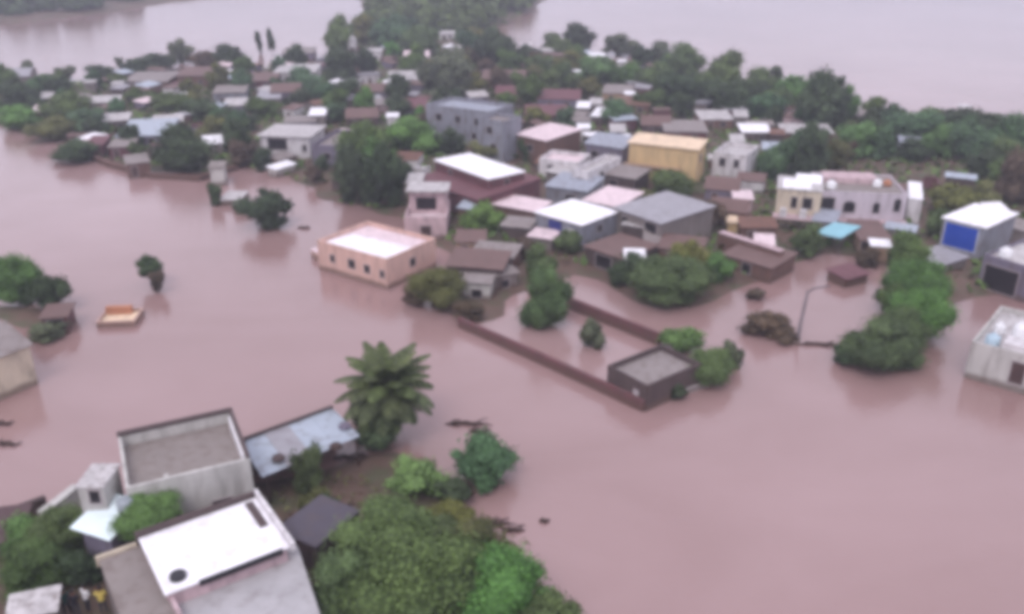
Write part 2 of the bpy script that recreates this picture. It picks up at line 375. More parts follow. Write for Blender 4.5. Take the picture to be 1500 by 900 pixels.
# ---- foreground, lower left
b1 = house((184, 716), (366, 672), (313, 607), 6.0, 'concrete', 'concrete', 'parapet',
   'large pale concrete house with recessed grey brown terrace, in the lower left foreground', par=1.0,
   openings=[(0, .3, 2.6, 1.3, 1.2), (0, .72, 2.6, 1.3, 1.2), (1, .5, 2.2, 1.1, 2.0, 'door', door_m)])
L, D, H = b1['dims']
MB().box(L - .40, L - .225, .6, D - .8, H - .93, H - .02).build('plaster_patch', RF['white'], b1)
MB().box(L * .30, L * .34, .22, 1.3, H - .94, H - .4).build('kerb', W['concrete'], b1)
MB().box(-.06, L + .06, D - .3, D + .08, H, H + .26).build('coping', W['dark'], b1)
MB().box(L - .27, L + .06, .1, D - .35, H, H + .2).build('coping', W['dark'], b1)
# stair annex with white tarp
an = house((118, 768), (160, 782), (182, 745), 4.0, 'violet', 'mint', 'shed', 'small dark annex under a sloping mint white sheet beside the large terrace house', slope=.5, over=.5)
s2 = house((112, 712), (150, 712), (152, 680), 6.3, 'concrete', 'offwhite', 'flat', 'pale stair tower with small square roof at the corner of the terrace house', openings=[(0, .62, 5.4, .7, 1.0)], over=.12, name='stair_tower', cat='stair tower')
tank(local(an, an['dims'][0] * .9, an['dims'][1] * .8, 4.45), .62, 1.0, 'grey round water tank standing on the mint white sheet', mat('grey plastic tank', srgb(150, 156, 162), rough=.5))
wall_line([(60, 752), (112, 712)], 2.6, .5, W['concrete'], 'broad pale ramp wall running down from the stair tower to the water')
wall_line([(-30, 765), (28, 742), (66, 728)], 1.3, .3, W['dark'], 'dark wet yard wall at the water edge left of the stair tower')
# white roofed house
b4 = house((244, 868), (420, 800), (385, 727), 4.6, 'pink', 'white', 'flat', 'long house with brilliant white flat roof and a dark round opening, lower left foreground', over=.15,
   openings=[(0, .2, 2.4, 1.1, 1.2), (0, .6, 2.4, 1.1, 1.2)])
L, D, H = b4['dims']
hatch = MB().tube([(.95, .95, H - .02), (.95, .95, H + .25)], [.52, .5], 14); hatch.build('roof_hatch', blacktank, b4, smooth=False)
MB().box(L * .90, L * .97, D * .45, D * .95, H, H + .12).build('roof_hatch', W['dark'], b4)
MB().box(L * .25, L * .95, -.30, -.16, H - .3, H + .1).build('gutter', blacktank, b4)
MB().box(L + .155, L + .45, -.4, D + .6, H - .25, H + .35).build('parapet', W['white'], b4)
MB().box(-.3, L + .2, D + .16, D + .5, H - .6, H + .35).build('parapet', W['dark'], b4)
lo = house((262, 960), (468, 900), (412, 806), 3.4, 'pink', 'palegrey', 'flat', 'lower grey concrete roof with pinkish edge in front of the brilliant white roof', over=.05, slope=.2)
L, D, H = lo['dims']; MB().box(.2, L * .8, D - .75, D - .1, H, H + .35).build('ledge', W['pink'], lo)
lw = house((190, 934), (262, 905), (206, 800), 3.9, 'grey', 'concrete', 'flat', 'plain grey brown flat roof with a pale back edge left of the brilliant white roof', over=.05)
L, D, H = lw['dims']; MB().box(-.2, L, D + .06, D + .3, H - .5, H + .22).build('parapet', W['cream'], lw)
MB().box(L - .05, L + .2, 0, D, H - .3, H + .3).build('parapet', W['pink'], lw)
house((14, 905), (78, 892), (74, 868), 2.6, 'grey', 'offwhite', 'shed', 'low shed with pale sheet roof behind the standing people', slope=.2)
house((-60, 800), (22, 790), (30, 750), 2.0, 'dark', 'darkmaroon', 'shed', 'dark reddish roofed shed at the lower left picture edge', slope=.4)
house((405, 775), (462, 800), (436, 712), 2.6, 'dark', 'violetslab', 'flat', 'dark violet slab between the brilliant white roof and the foreground trees', over=.1)
# awning shed
aw = empty('awning_shed', at(385, 705), 0, 'open shed under patched pale blue tin sheets beside the palm', 'shed')
Z0 = 3.2; A, B_, D_, E_ = at(384, 700, Z0 - .3), at(527, 640, Z0 - .3), at(488, 600, Z0 + .2), at(352, 650, Z0 + .2)
o = aw.location
for i in range(4):
    a0, a1 = i / 4, (i + 1) / 4; q = [A.lerp(B_, a0), A.lerp(B_, a1), E_.lerp(D_, a1), E_.lerp(D_, a0)]
    q = [x - o + Vector((0, 0, .04 * (i % 2))) for x in q]
    MB().hexa(q, [x + Vector((0, 0, .05)) for x in q]).build('roof_sheet', RF['bluetin'] if i != 1 else RF['tin'], aw)
for pt in (A.lerp(B_, .04), A.lerp(B_, .45), A.lerp(B_, .96)):
    q = pt - o; MB().tube([(q.x, q.y + .15, -.8), (q.x, q.y + .15, q.z)], [.09, .08]).build('post', wood_m, aw)
q0, q1 = E_ - o, D_ - o; dd = (q1 - q0).normalized(); nn = Vector((-dd.y, dd.x, 0)) * .2
MB().hexa([(p.x, p.y, -1) for p in (q0, q1, q1 + nn, q0 + nn)], [(p.x, p.y, p.z + .35) for p in (q0, q1, q1 + nn, q0 + nn)]).build('back_wall', W['dark'], aw)
for i, (px_, py_) in enumerate(((408, 672), (492, 655), (505, 625))):
    p = at(px_, py_, Z0 + .1); m_ = MB(); rr = .55
    m_.tube([(0, 0, 0), (0, 0, .22)], [rr, rr * .8], 9)
    o2 = m_.build('tarp_bundle', (W['dark'], wood_m, W['violet'])[i]); o2.location = p
    tag(o2, ('dark bundle lying on the grey patched awning sheet', 'brown bundle at the low edge of the pale blue awning', 'violet grey bundle at the palm end of the awning')[i], 'bundle', 'bundles weighing down the awning')

# ---- left edge and the open water
house((-60, 545), (42, 505), (32, 458), 4.3, 'cream', 'grey', 'gable', 'cream walled house with grey pitched roof standing in the water at the left edge', slope=1.3)
house((60, 465), (96, 462), (94, 445), 2.2, 'maroon', 'brown', 'flat', 'small dark shed with open front beside the left edge trees', openings=[(0, .5, 1.1, 1.6, 1.3, 'door', pane_m)])
sb = house((140, 472), (197, 470), (188, 452), .75, 'peach', 'yellow', 'parapet', 'drowned peach roof just clearing the water, left part of the flood', par=.35)
L, D, H = sb['dims']; MB().box(.3, L * .75, D * .72, D * .9, H - .3, H + .6).build('ledge', orange_m, sb)

# ---- peach house in the flood
hp = height_over((569, 424), (567, 379))
pe = house((464, 352), (566, 380), (655, 353), hp, 'peach', 'pinkwhite', 'parapet', 'peach plaster house with white terrace standing deep in the brown water', par=.55, over=.3,
   openings=[(0, .22, hp - 1.9, .7, .9), (0, .50, hp - 1.9, 1.1, 1.1), (0, .72, hp - 2.0, .9, 1.0), (0, .93, hp - 2.1, .6, .9), (1, .5, hp - 1.8, .9, 1.0)])
L, D, H = pe['dims']
MB().hexa([(.6, 1.1, H - .46), (L - .6, .5, H - .46), (L - .9, D * .62, H - .46), (1.2, D * .55, H - .46)], [(.6, 1.1, H - .4), (L - .6, .5, H - .4), (L - .9, D * .62, H - .4), (1.2, D * .55, H - .4)]).build('whitewash', RF['white'], pe)
house((455, 365), (470, 372), (492, 352), 1.2, 'peach', 'pinkwhite', 'flat', 'low peach step block at the left end of the peach house', over=.05)
# tiered porch behind
po = house((592, 318), (654, 318), (652, 292), 3.4, 'pink', 'pinkwhite', 'parapet', 'pink white tiered house with deep balcony behind the peach house', par=1.0, openings=[(0, .5, 1.3, 1.4, 1.6, 'door', door_m)])
L, D, H = po['dims']; MB().box(L * .05, L * .95, D * .55, D * .95, H - .9, H + 2.4).build('upper_wall', W['pink'], po); MB().box(-.1, L * 1.02, D * .45, D + .1, H + 2.402, H + 2.6).build('upper_roof', RF['offwhite'], po)
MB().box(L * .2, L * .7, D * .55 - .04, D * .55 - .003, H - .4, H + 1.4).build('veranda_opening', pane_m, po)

# ---- middle of the village
house((605, 262), (700, 292), (775, 262), 4.2, 'maroon', 'maroon', 'shed', 'broad maroon house with low maroon roof left of centre in the village', slope=.6, openings=[(0, .35, 2.6, 3.2, 1.2), (0, .8, 2.4, 1.0, 1.2)])
house((637, 234), (716, 262), (756, 247), 6.0, 'maroon', 'white', 'flat', 'maroon walled upper storey carrying a bright white slab roof', over=.2, openings=[(0, .3, 4.8, .9, .9), (1, .5, 4.8, .9, .9)])
house((597, 268), (616, 268), (612, 256), 4.6, 'brown', 'offwhite', 'shed', 'narrow porch with small off white roof left of the maroon house', slope=.2)
wh = house((785, 310), (852, 329), (892, 306), 4.4, 'bluegrey', 'white', 'flat', 'blue grey house under a square brilliant white roof in the village centre', over=.25, openings=[(1, .5, 2.9, 1.0, 1.0)])
L, D, H = wh['dims']; MB().box(L * .3, L * .58, -.12, -.05, 1.2, H - .5).build('curtain', bluetarp_m, wh)
MB().box(L * .72, L * .86, -.1, -.02, H - 1.9, H - 1.0).build('shutter', W['white'], wh)
house((855, 293), (905, 303), (930, 283), 4.2, 'grey', 'pinkwhite', 'shed', 'small house with pinkish white sheet roof between the brilliant white and long grey roofs', slope=.3)
tin = house((900, 304), (968, 327), (1030, 300), 4.8, 'grey', 'tin', 'shed', 'large house with wide grey tin roof beside the square white roof', slope=.3, openings=[(0, .8, 3.2, 2.2, 2.2, 'door', pane_m), (0, .25, 3.4, 1.2, 1.2)])
house((912, 328), (945, 334), (950, 318), 3.4, 'dark', 'offwhite', 'shed', 'little lean-to with crumpled white awning in front of the wide tin roof', slope=.3, over=.2)
house((858, 360), (912, 378), (935, 350), 2.8, 'dark', 'brown', 'flat', 'dark brown open shed below the wide grey tin roof', openings=[(0, .5, 1.4, 2.6, 1.7, 'door', pane_m)])
ye = house((922, 208), (1022, 219), (1040, 210), 6.6, 'yellow', 'yellow', 'shed', 'two storey ochre yellow house with pale roof, right of village centre', slope=.5, over=.35, openings=[(1, .5, 4.6, 1.0, 1.2)])
L, D, H = ye['dims']; MB().box(-.5, L * .8, -1.2, -.05, 2.9, 3.1).build('ledge', W['tan'], ye)
house((1045, 222), (1094, 228), (1104, 212), 5.4, 'white', 'offwhite', 'parapet', 'small white house with dark openings right of the yellow house', openings=[(0, .3, 3.8, 1.0, 1.4), (0, .72, 3.8, .8, 1.3)])
house((624, 152), (718, 164), (748, 152), 7.5, 'bluegrey', 'bluegrey', 'parapet', 'broad blue grey two storey house above the bright green tree', openings=[(0, .2, 5.2, 1.4, 1.3), (0, .5, 5.2, 1.2, 1.3), (0, .8, 5.2, 1.2, 1.3), (0, .35, 2.4, 1.2, 1.2), (0, .75, 2.4, 1.0, 1.2), (1, .5, 5.0, 1.2, 1.3)])
house((700, 172), (738, 178), (748, 168), 8.2, 'bluegrey', 'grey', 'parapet', 'taller blue grey tower wing with two stacked windows', openings=[(0, .45, 6.2, 1.2, 1.2), (0, .6, 3.2, 1.2, 1.2)], name='tower_house')
house((755, 196), (800, 206), (825, 188), 5.2, 'brown', 'pinkwhite', 'shed', 'brown walled house with light pink sheet roof left of the jumbled white houses', slope=.5, openings=[(0, .5, 3.2, 1.2, 1.2)])
house((858, 210), (912, 218), (924, 200), 4.6, 'violet', 'bluegrey', 'gable', 'house with soft blue grey pitched roof left of the yellow house', slope=1.0, openings=[(0, .25, 3.0, 1.3, 1.0), (0, .75, 2.8, 1.0, 1.2)])
house((790, 232), (848, 238), (852, 224), 4.4, 'white', 'pinkwhite', 'parapet', 'white house with salmon parapet below the light pink roof', openings=[(0, .3, 2.8, 1.2, 1.2), (0, .7, 2.8, 1.0, 1.0)])
house((800, 250), (828, 256), (832, 246), 3.2, 'grey', 'offwhite', 'shed', 'tiny hut with off white roof in front of the salmon parapet house', slope=.2)
house((838, 248), (862, 252), (898, 228), 5.0, 'white', 'offwhite', 'parapet', 'narrow white house with stepped terrace below the blue grey pitched roof', openings=[(1, .4, 3.4, 1.1, 1.3), (0, .5, 3.2, .9, 1.2)])
house((800, 272), (860, 280), (872, 262), 3.4, 'bluegrey', 'bluegrey', 'shed', 'low slate blue shed left of the dark lane in the village centre', slope=.4, openings=[(0, .6, 1.8, 1.6, 1.3)])
house((868, 252), (930, 262), (936, 248), 3.4, 'dark', 'grey', 'shed', 'low dark walled shed below the yellow house ledge', slope=.3, openings=[(0, .5, 2, 1.4, 1.2)])
house((720, 298), (785, 310), (790, 296), 3.0, 'brown', 'pinkwhite', 'shed', 'low brown house with dusty pink roof left of the square white roof', slope=.3)
house((735, 330), (775, 334), (780, 322), 2.6, 'dark', 'grey', 'shed', 'low grey shed right of the bright green tree by the maroon house', slope=.2)
house((775, 345), (808, 350), (812, 340), 2.4, 'grey', 'pinkwhite', 'shed', 'small hut with pinkish sheet roof under the blue curtain', slope=.2)
# collapsed sheds by the walls
house((655, 388), (735, 394), (755, 375), 3.0, 'dark', 'brown', 'shed', 'long dark brown shed between the peach house and the flooded yard', slope=.5, openings=[(0, .5, 1.5, 3.4, 1.3, 'door', pane_m)])
house((678, 412), (718, 414), (724, 402), 2.4, 'concrete', 'grey', 'flat', 'small pale block with open front at the corner of the flooded yard', openings=[(0, .5, .9, 1.2, 1.0, 'door', pane_m)])
house((722, 404), (758, 398), (760, 385), 2.2, 'grey', 'grey', 'flat', 'grey lean-to with tilted slab beside the long dark brown shed', openings=[(0, .5, .9, 1.0, 1.0, 'door', pane_m)])
house((690, 372), (750, 378), (760, 362), 2.5, 'brown', 'grey', 'shed', 'weathered shed with dusty roof behind the long dark brown shed', slope=.3)
# flooded yard walls and the grey ruin
wc = wallm('red brown brick wall', (112, 76, 78))
wall_line([(672, 466), (800, 522), (944, 588)], 1.1, .35, wc, 'long red brown wall at the water side of the flooded yard')
wall_line([(832, 436), (968, 490)], 1.3, .4, wc, 'shorter dark brown wall at the far side of the flooded yard')
hr = 2.7
ru = house((890, 535), (948, 566), (1010, 524), hr, 'dark', 'grey', 'parapet', 'dark grey brown flat building at the end of the flooded yard walls', par=.6, openings=[(0, .75, 1.4, .55, .6, 'window', W['white'])])
wall_line([(946, 594), (986, 576)], .5, .3, W['white'], 'short whitish wall piece in front of the grey ruin')
wall_line([(1000, 572), (1040, 558)], .5, .3, W['white'], 'second whitish wall piece below the dark bush')
# right-centre
wall_line([(1056, 340), (1146, 368)], 3.0, .8, W['brown'], 'high mud wall with a pale top edge left of the cyan canopy', cap=W['pink'])
house((1060, 372), (1130, 392), (1150, 370), 2.2, 'brown', 'brown', 'shed', 'dark mud brick shed at the foot of the high mud wall', slope=.3, openings=[(0, .5, 1.1, 1.2, 1.3, 'door', pane_m)])
bp1 = house((1205, 280), (1330, 285), (1345, 258), 5.6, 'lilac', 'concrete', 'parapet', 'large lilac white villa with arched windows and open terrace on the right', par=.35,
   openings=[(0, .08, 3.6, 1.9, 2.2), (0, .34, 3.2, 1.6, 1.2), (0, .66, 3.3, .9, 1.3), (0, .90, 3.8, .9, 1.6)])
L, D, H = bp1['dims']
for x in (.34, .66, .90):                          # arched heads over three windows
    m_ = MB(); pts = []
    wd = {.34: .8, .66: .45, .90: .45}[x]; zc = {.34: 3.8, .66: 3.95, .90: 4.6}[x]
    ar = [(x * L + wd * math.cos(t), zc + wd * .6 * math.sin(t)) for t in np.linspace(0, math.pi, 9)]
    m_.poly([(a, -.1, b_) for a, b_ in ar], True); m_.build('window_arch', pane_m, bp1)
MB().box(-.5, L + .3, -1.5, -.05, 1.3, 1.7).build('balcony', W['pink'], bp1)
MB().box(L * .1, L * .75, D * .55, D * .9, H - .3, H + .5).build('terrace_wall', W['pink'], bp1)
cr = house((1140, 275), (1205, 280), (1210, 262), 6.2, 'cream', 'offwhite', 'flat', 'cream wing with two rounded pale roofs joined to the left of the lilac villa', over=.15, openings=[(0, .7, 4.2, 1.3, 1.6), (0, .4, 4.2, .8, 1.6)])
L, D, H = cr['dims']
for i in (0, 1):
    m_ = MB(); y0, y1 = (0, D * .5) if i == 0 else (D * .5, D); x0, x1 = (L * (.1 if i == 0 else .4), L * (.75 if i == 0 else 1.0))
    n_ = 8; prof = [(y0 + (y1 - y0) * k / n_, H + .02 + .9 * math.sin(math.pi * k / n_)) for k in range(n_ + 1)]
    for (ya, za), (yb, zb) in zip(prof, prof[1:]): m_.poly([(x0, ya, za), (x1, ya, za), (x1, yb, zb), (x0, yb, zb)])
    m_.poly([(x0, a, b_) for a, b_ in prof]); m_.poly([(x1, a, b_) for a, b_ in prof], True); m_.build('vault_roof', RF['white'], cr)
MB().box(-.3, L * .9, -2.0, -.05, 2.2, 2.5).build('balcony', W['pink'], cr)
for x in (.1, .55): MB().box(L * x, L * x + .9, -1.9, -1.2, 2.503, 3.7).build('balcony_post', W['white'], cr)
tank(local(bp1, 1.5, 2.0, 5.36), .7, 1.2, 'white rooftop tank at the left end of the lilac villa terrace')
tank(local(bp1, bp1['dims'][0] * .72, bp1['dims'][1] * .4, 5.36), .6, 1.1, 'white rooftop tank in the middle of the lilac villa terrace')
tank(local(bp1, bp1['dims'][0] * .86, bp1['dims'][1] * .5, 5.36), .6, .8, 'peach coloured rooftop tank beside the middle white one', orange_m)
house((1332, 290), (1352, 292), (1358, 268), 4.4, 'white', 'white', 'flat', 'small bright white block at the right end of the lilac villa', over=.05)
cy = empty('canopy', at(1222, 352), 0, 'cyan plastic canopy on posts below the lilac villa', 'canopy')
q = [at(1192, 342, 2.6), at(1232, 350, 2.6), at(1262, 332, 2.9), at(1222, 326, 2.9)]; q = [x - cy.location for x in q]
MB().hexa(q, [x + Vector((0, 0, .06)) for x in q]).build('sheet', RF['cyan'], cy)
for x in q: MB().tube([(x.x * .94, x.y * .94, -.5), (x.x * .94, x.y * .94, x.z)], [.06, .06]).build('post', metal_m, cy)
house((1192, 322), (1222, 326), (1232, 312), 2.9, 'grey', 'bluegrey', 'shed', 'small hut with pale bluish roof between lilac villa and cyan canopy', slope=.2)
house((1262, 350), (1306, 352), (1318, 325), 2.6, 'tan', 'brown', 'flat', 'tan flooded outbuilding under the lilac villa balcony', openings=[(0, .15, 1.6, 1.0, 1.2)])
house((1240, 408), (1272, 400), (1290, 378), 1.3, 'brown', 'maroon', 'shed', 'low red brown roof just above the mud right of the cyan canopy', slope=.2)
bs = house((1383, 318), (1444, 333), (1480, 310), 5.2, 'bluegrey', 'white', 'flat', 'blue fronted shop with whitish roof near the right edge', over=.25,
   openings=[(0, .47, 3.1, 4.3, 3.2, 'shutter', blue_m)])
house((1338, 372), (1380, 388), (1402, 374), 1.8, 'grey', 'tin', 'shed', 'grey shed with tin roof at the foot of the blue fronted shop', slope=.3)
re_ = house((1442, 372), (1530, 398), (1560, 362), 4.4, 'violet', 'offwhite', 'parapet', 'dirty white flat roofed house with a big dark doorway at the right edge', par=.4, openings=[(0, .35, 1.8, 4.0, 3.0, 'door', pane_m)])
tank(local(re_, 1.6, 1.8, 4.05), .7, 1.2, 'white tank on the dirty white roof at the right edge')
rr_ = house((1424, 500), (1545, 532), (1600, 480), 4.0, 'concrete', 'offwhite', 'parapet', 'whitish house standing in the flood at the right edge below the hedge trees', par=.5, openings=[(0, .62, 2.0, 1.2, 2.2, 'door', door_m)])
L, D, H = rr_['dims']
tank(local(rr_, 3.4, 3.2, 3.56), .7, 2.2, 'tall white tank on the whitish flooded house')
tank(local(rr_, 1.4, 4.4, 3.56), .5, 1.2, 'small white tank on the far corner of the whitish flooded house')
tank(local(rr_, 1.5, 1.4, 3.56), .65, 1.1, 'round pale blue tank at the near corner of the whitish flooded house', mat('pale blue tank', srgb(176, 196, 208), rough=.5))
MB().box(2.6, 5.4, .3, 2.4, H - .44, H + .6).build('stair_head', W['white'], rr_)

# ---- left village
house((380, 198), (452, 200), (466, 184), 4.8, 'white', 'offwhite', 'flat', 'whitish house with pale slab roof and deep dark veranda above the inlet', over=.5,
   openings=[(0, .35, 3.2, 3.6, 2.0), (0, .5, .9, 1.4, 1.4), (0, .9, 2.6, .7, 1.2)])
house((456, 212), (500, 214), (505, 190), 4.6, 'violet', 'grey', 'parapet', 'violet grey block right of the deep dark veranda house', openings=[(0, .5, 2.6, 1.1, 1.1)])
house((404, 248), (432, 240), (440, 232), 1.6, 'concrete', 'white', 'shed', 'low broken white slab below the deep dark veranda', slope=.2)
house((322, 292), (352, 292), (352, 280), 1.1, 'grey', 'offwhite', 'flat', 'drowned whitish roof among bushes in the inlet', over=.1)
# hut(cx, cy, w, h (photo pixels of the roof), roof, wall, angle, style, label)
HUTS = [
 (217, 186, 68, 26, 'bluetin', 'violet', 5, 'shed', 'house with wavy bluish white roof, largest of the left village'),
 (170, 171, 36, 8, 'offwhite', 'dark', 0, 'shed', 'low shed with dirty white roof up left of the wavy bluish roof'),
 (246, 173, 40, 7, 'offwhite', 'brown', -5, 'shed', 'narrow pale roof touching the wavy bluish roof on its right'),
 (311, 204, 26, 9, 'white', 'grey', -8, 'shed', 'little hut with brilliant white roof beside the big dark tree'),
 (114, 206, 24, 9, 'pinkwhite', 'maroon', 0, 'flat', 'small pinkish roofed hut close to the left river bank'),
 (180, 209, 32, 8, 'grey', 'maroon', 8, 'shed', 'dull grey roofed hut below the wavy bluish roof'),
 (143, 205, 24, 10, 'maroon', 'maroon', 10, 'shed', 'dark maroon hut between the pinkish and dull grey roofs on the left bank'),
 (200, 232, 30, 9, 'grey', 'brown', -12, 'shed', 'dusty low shed on the bank left of the big dark tree'),
 (318, 238, 16, 12, 'concrete', 'concrete', 0, 'flat', 'small pale concrete block right of the big dark tree at the bank'),
 (150, 145, 48, 7, 'offwhite', 'dark', -3, 'shed', 'long narrow pale roof in the far left greenery'),
 (68, 139, 18, 9, 'offwhite', 'grey', 0, 'shed', 'small pale hut high in the left greenery'),
 (62, 157, 22, 9, 'pinkwhite', 'brown', 5, 'shed', 'faint pinkish roof below the small pale hut on the left'),
 (172, 119, 14, 9, 'offwhite', 'concrete', 0, 'flat', 'tiny white block in front of the dark far left treeline'),
 (132, 117, 14, 9, 'offwhite', 'grey', 0, 'flat', 'tiny pale block at the far left river edge'),
 (222, 112, 62, 12, 'grey', 'brown', 10, 'shed', 'long weathered grey roof rising to the right under the far left trees'),
 (290, 104, 46, 14, 'brown', 'brown', 6, 'shed', 'reddish brown roof left of the white tower'),
 (338, 128, 44, 12, 'grey', 'bluegrey', 0, 'flat', 'blue grey walled house at the foot of the white tower'),
 (269, 136, 12, 10, 'white', 'white', 0, 'flat', 'tiny bright white block left of the blue grey walled house'),
 (345, 149, 30, 8, 'offwhite', 'violet', 0, 'shed', 'hut with thin pale roof below the blue grey walled house'),
 (22, 106, 46, 16, 'tin', 'grey', 0, 'gable', 'hazy grey green roofed hall at the far left edge by the river'),
 (385, 112, 42, 12, 'brown', 'maroon', 4, 'shed', 'brown roof just below the twin dark columnar trees'),
 (420, 128, 40, 11, 'brown', 'violet', 0, 'gable', 'dim brown pitched roof left of the tall tree block'),
 (436, 98, 58, 12, 'offwhite', 'white', 3, 'flat', 'wide pale roofed house left of the tall tree block'),
 (414, 84, 24, 12, 'white', 'white', 0, 'flat', 'small white house right of the twin dark columnar trees'),
 (438, 72, 44, 10, 'grey', 'violet', 0, 'flat', 'hazy violet grey house on the far river edge'),
 (395, 138, 32, 10, 'tin', 'grey', 0, 'shed', 'flat grey tin hut below the dim brown pitched roof'),
 (466, 163, 22, 9, 'white', 'grey', 4, 'shed', 'small bright white roof above the violet grey block'),
 (440, 172, 44, 9, 'grey', 'violet', 0, 'flat', 'grey house behind the deep dark veranda house'),
 (545, 72, 28, 10, 'offwhite', 'white', 0, 'flat', 'pale little house right of the slim bright tower'),
 (528, 83, 20, 8, 'offwhite', 'concrete', 0, 'flat', 'low pale hut at the foot of the slim bright tower'),
 (610, 79, 36, 9, 'pinkwhite', 'brown', 0, 'shed', 'dusty pink roof behind the round grey green tree'),
 (592, 110, 44, 11, 'offwhite', 'grey', -3, 'shed', 'long off white roof left of the round grey green tree'),
 (586, 127, 26, 10, 'offwhite', 'dark', 0, 'flat', 'small dirty roof below the long off white roof'),
 (515, 122, 24, 9, 'offwhite', 'brown', 0, 'shed', 'small pale roof right of the tall tree block'),
 (550, 128, 36, 12, 'brown', 'violet', 0, 'gable', 'dull brown pitched roof right of the small pale roof'),
 (575, 166, 10, 9, 'white', 'white', 0, 'flat', 'tiny white cube above the bright green tree'),
 (530, 165, 44, 12, 'brown', 'dark', -4, 'gable', 'dark brown pitched house above the big dark green tree'),
 (600, 150, 50, 14, 'maroon', 'violet', 0, 'gable', 'violet brown pitched house left of the broad blue grey house'),
 (655, 46, 22, 7, 'offwhite', 'white', 0, 'flat', 'tiny pale house in the far wood near the river bend'),
 (748, 63, 10, 8, 'white', 'white', 0, 'flat', 'left one of two tiny white blocks on the far bank'),
 (771, 64, 11, 8, 'white', 'white', 0, 'flat', 'right one of two tiny white blocks on the far bank'),
 (802, 72, 16, 6, 'offwhite', 'grey', 0, 'shed', 'thin pale roof under the knobbly far bank tree'),
 (874, 78, 22, 9, 'white', 'white', 0, 'flat', 'white house among far bank trees left of the slim white tower'),
 (911, 87, 9, 8, 'white', 'white', 0, 'flat', 'tiny white block just left of the slim white tower'),
 (815, 116, 14, 10, 'offwhite', 'violet', 10, 'shed', 'small tilted pale roof behind the brown village quarter'),
 (778, 130, 15, 10, 'offwhite', 'brown', 0, 'shed', 'small grey white hut in the brown village quarter'),
 (740, 108, 60, 14, 'brown', 'brown', 5, 'gable', 'long reddish brown pitched roof behind the blue grey tower wing'),
 (742, 132, 30, 12, 'maroon', 'brown', 0, 'gable', 'dark reddish pitched roof right behind the blue grey tower wing'),
 (820, 137, 60, 14, 'maroon', 'violet', 4, 'gable', 'wide dark violet pitched roof in the brown village quarter'),
 (800, 160, 60, 14, 'maroon', 'maroon', 0, 'gable', 'dark maroon pitched roof behind the light pink roof'),
 (855, 153, 17, 9, 'white', 'grey', 6, 'shed', 'left of two small white roofs side by side above the blue grey roof'),
 (873, 148, 16, 8, 'offwhite', 'grey', 6, 'shed', 'right of two small white roofs side by side above the blue grey roof'),
 (886, 164, 30, 11, 'white', 'dark', 14, 'shed', 'tilted bright white roof below the two small white roofs'),
 (855, 182, 10, 12, 'white', 'white', 0, 'flat', 'tiny upright white block left of the teal tree'),
 (905, 187, 20, 8, 'offwhite', 'violet', 0, 'shed', 'small pale roof behind the soft blue grey pitched roof'),
 (905, 130, 40, 10, 'grey', 'tan', 6, 'shed', 'faint grey brown roof under the far bank trees right of centre'),
 (923, 134, 10, 9, 'white', 'white', 0, 'flat', 'tiny white cube beside the faint grey brown roof'),
 (930, 147, 44, 10, 'rust', 'brown', 5, 'shed', 'rusty brown long roof behind the teal tree'),
 (1046, 168, 46, 10, 'offwhite', 'brown', -8, 'shed', 'long pale roof sloping right behind the yellow house'),
 (1085, 166, 18, 10, 'offwhite', 'grey', 0, 'shed', 'small pale hut right of the long pale sloping roof'),
 (1002, 184, 60, 14, 'grey', 'maroon', -3, 'shed', 'wide grey brown roof behind the yellow house'),
 (960, 176, 40, 12, 'brown', 'dark', 0, 'gable', 'dim brown pitched house behind the left end of the yellow house'),
 (1105, 187, 40, 9, 'white', 'dark', -6, 'shed', 'narrow brilliant white roof left of the big dark tree'),
 (1180, 188, 70, 10, 'offwhite', 'brown', -5, 'shed', 'long pale roof below the big dark tree'),
 (1080, 202, 18, 9, 'offwhite', 'violet', 0, 'shed', 'small pale hut above the small white house with dark openings'),
 (1088, 282, 26, 16, 'pinkwhite', 'pink', 0, 'flat', 'pinkish plaster house left of the cream wing'),
 (1060, 268, 46, 16, 'brown', 'violet', 10, 'gable', 'dim violet brown house behind the wide grey tin roof'),
 (1070, 300, 50, 14, 'brown', 'brown', 10, 'gable', 'dark brown pitched house right of the wide grey tin roof'),
 (1078, 318, 10, 9, 'yellow', 'yellow', 0, 'flat', 'tiny yellow box hut beside the dark brown pitched house'),
 (1110, 325, 50, 10, 'rust', 'brown', -6, 'shed', 'rusty roofed shed behind the high mud wall'),
 (1120, 350, 20, 8, 'pinkwhite', 'grey', 0, 'shed', 'tiny pinkish roof behind the right end of the high mud wall'),
 (1340, 205, 40, 8, 'bluegrey', 'bluegrey', 0, 'shed', 'faint teal grey roof among the far right trees'),
 (1290, 352, 22, 10, 'white', 'tan', 0, 'flat', 'pale stub of wall beside the tan flooded outbuilding'),
 (930, 368, 14, 14, 'white', 'white', 0, 'flat', 'little white cube in the scrub below the wide grey tin roof'),
 (960, 345, 30, 14, 'grey', 'dark', 0, 'shed', 'dark shed leaning on the wide grey tin roof house'),
 (1000, 355, 60, 16, 'brown', 'brown', 12, 'shed', 'long brown shed in the scrub right of the wide grey tin roof'),
 (1320, 275, 30, 10, 'brown', 'tan', 0, 'shed', 'low tan shed behind the lilac villa'),
 (735, 268, 34, 12, 'maroon', 'violet', 0, 'gable', 'violet brown pitched house right behind the bright white slab roof'),
 (690, 345, 40, 12, 'brown', 'tan', 4, 'shed', 'tan shed right behind the peach house'),
]
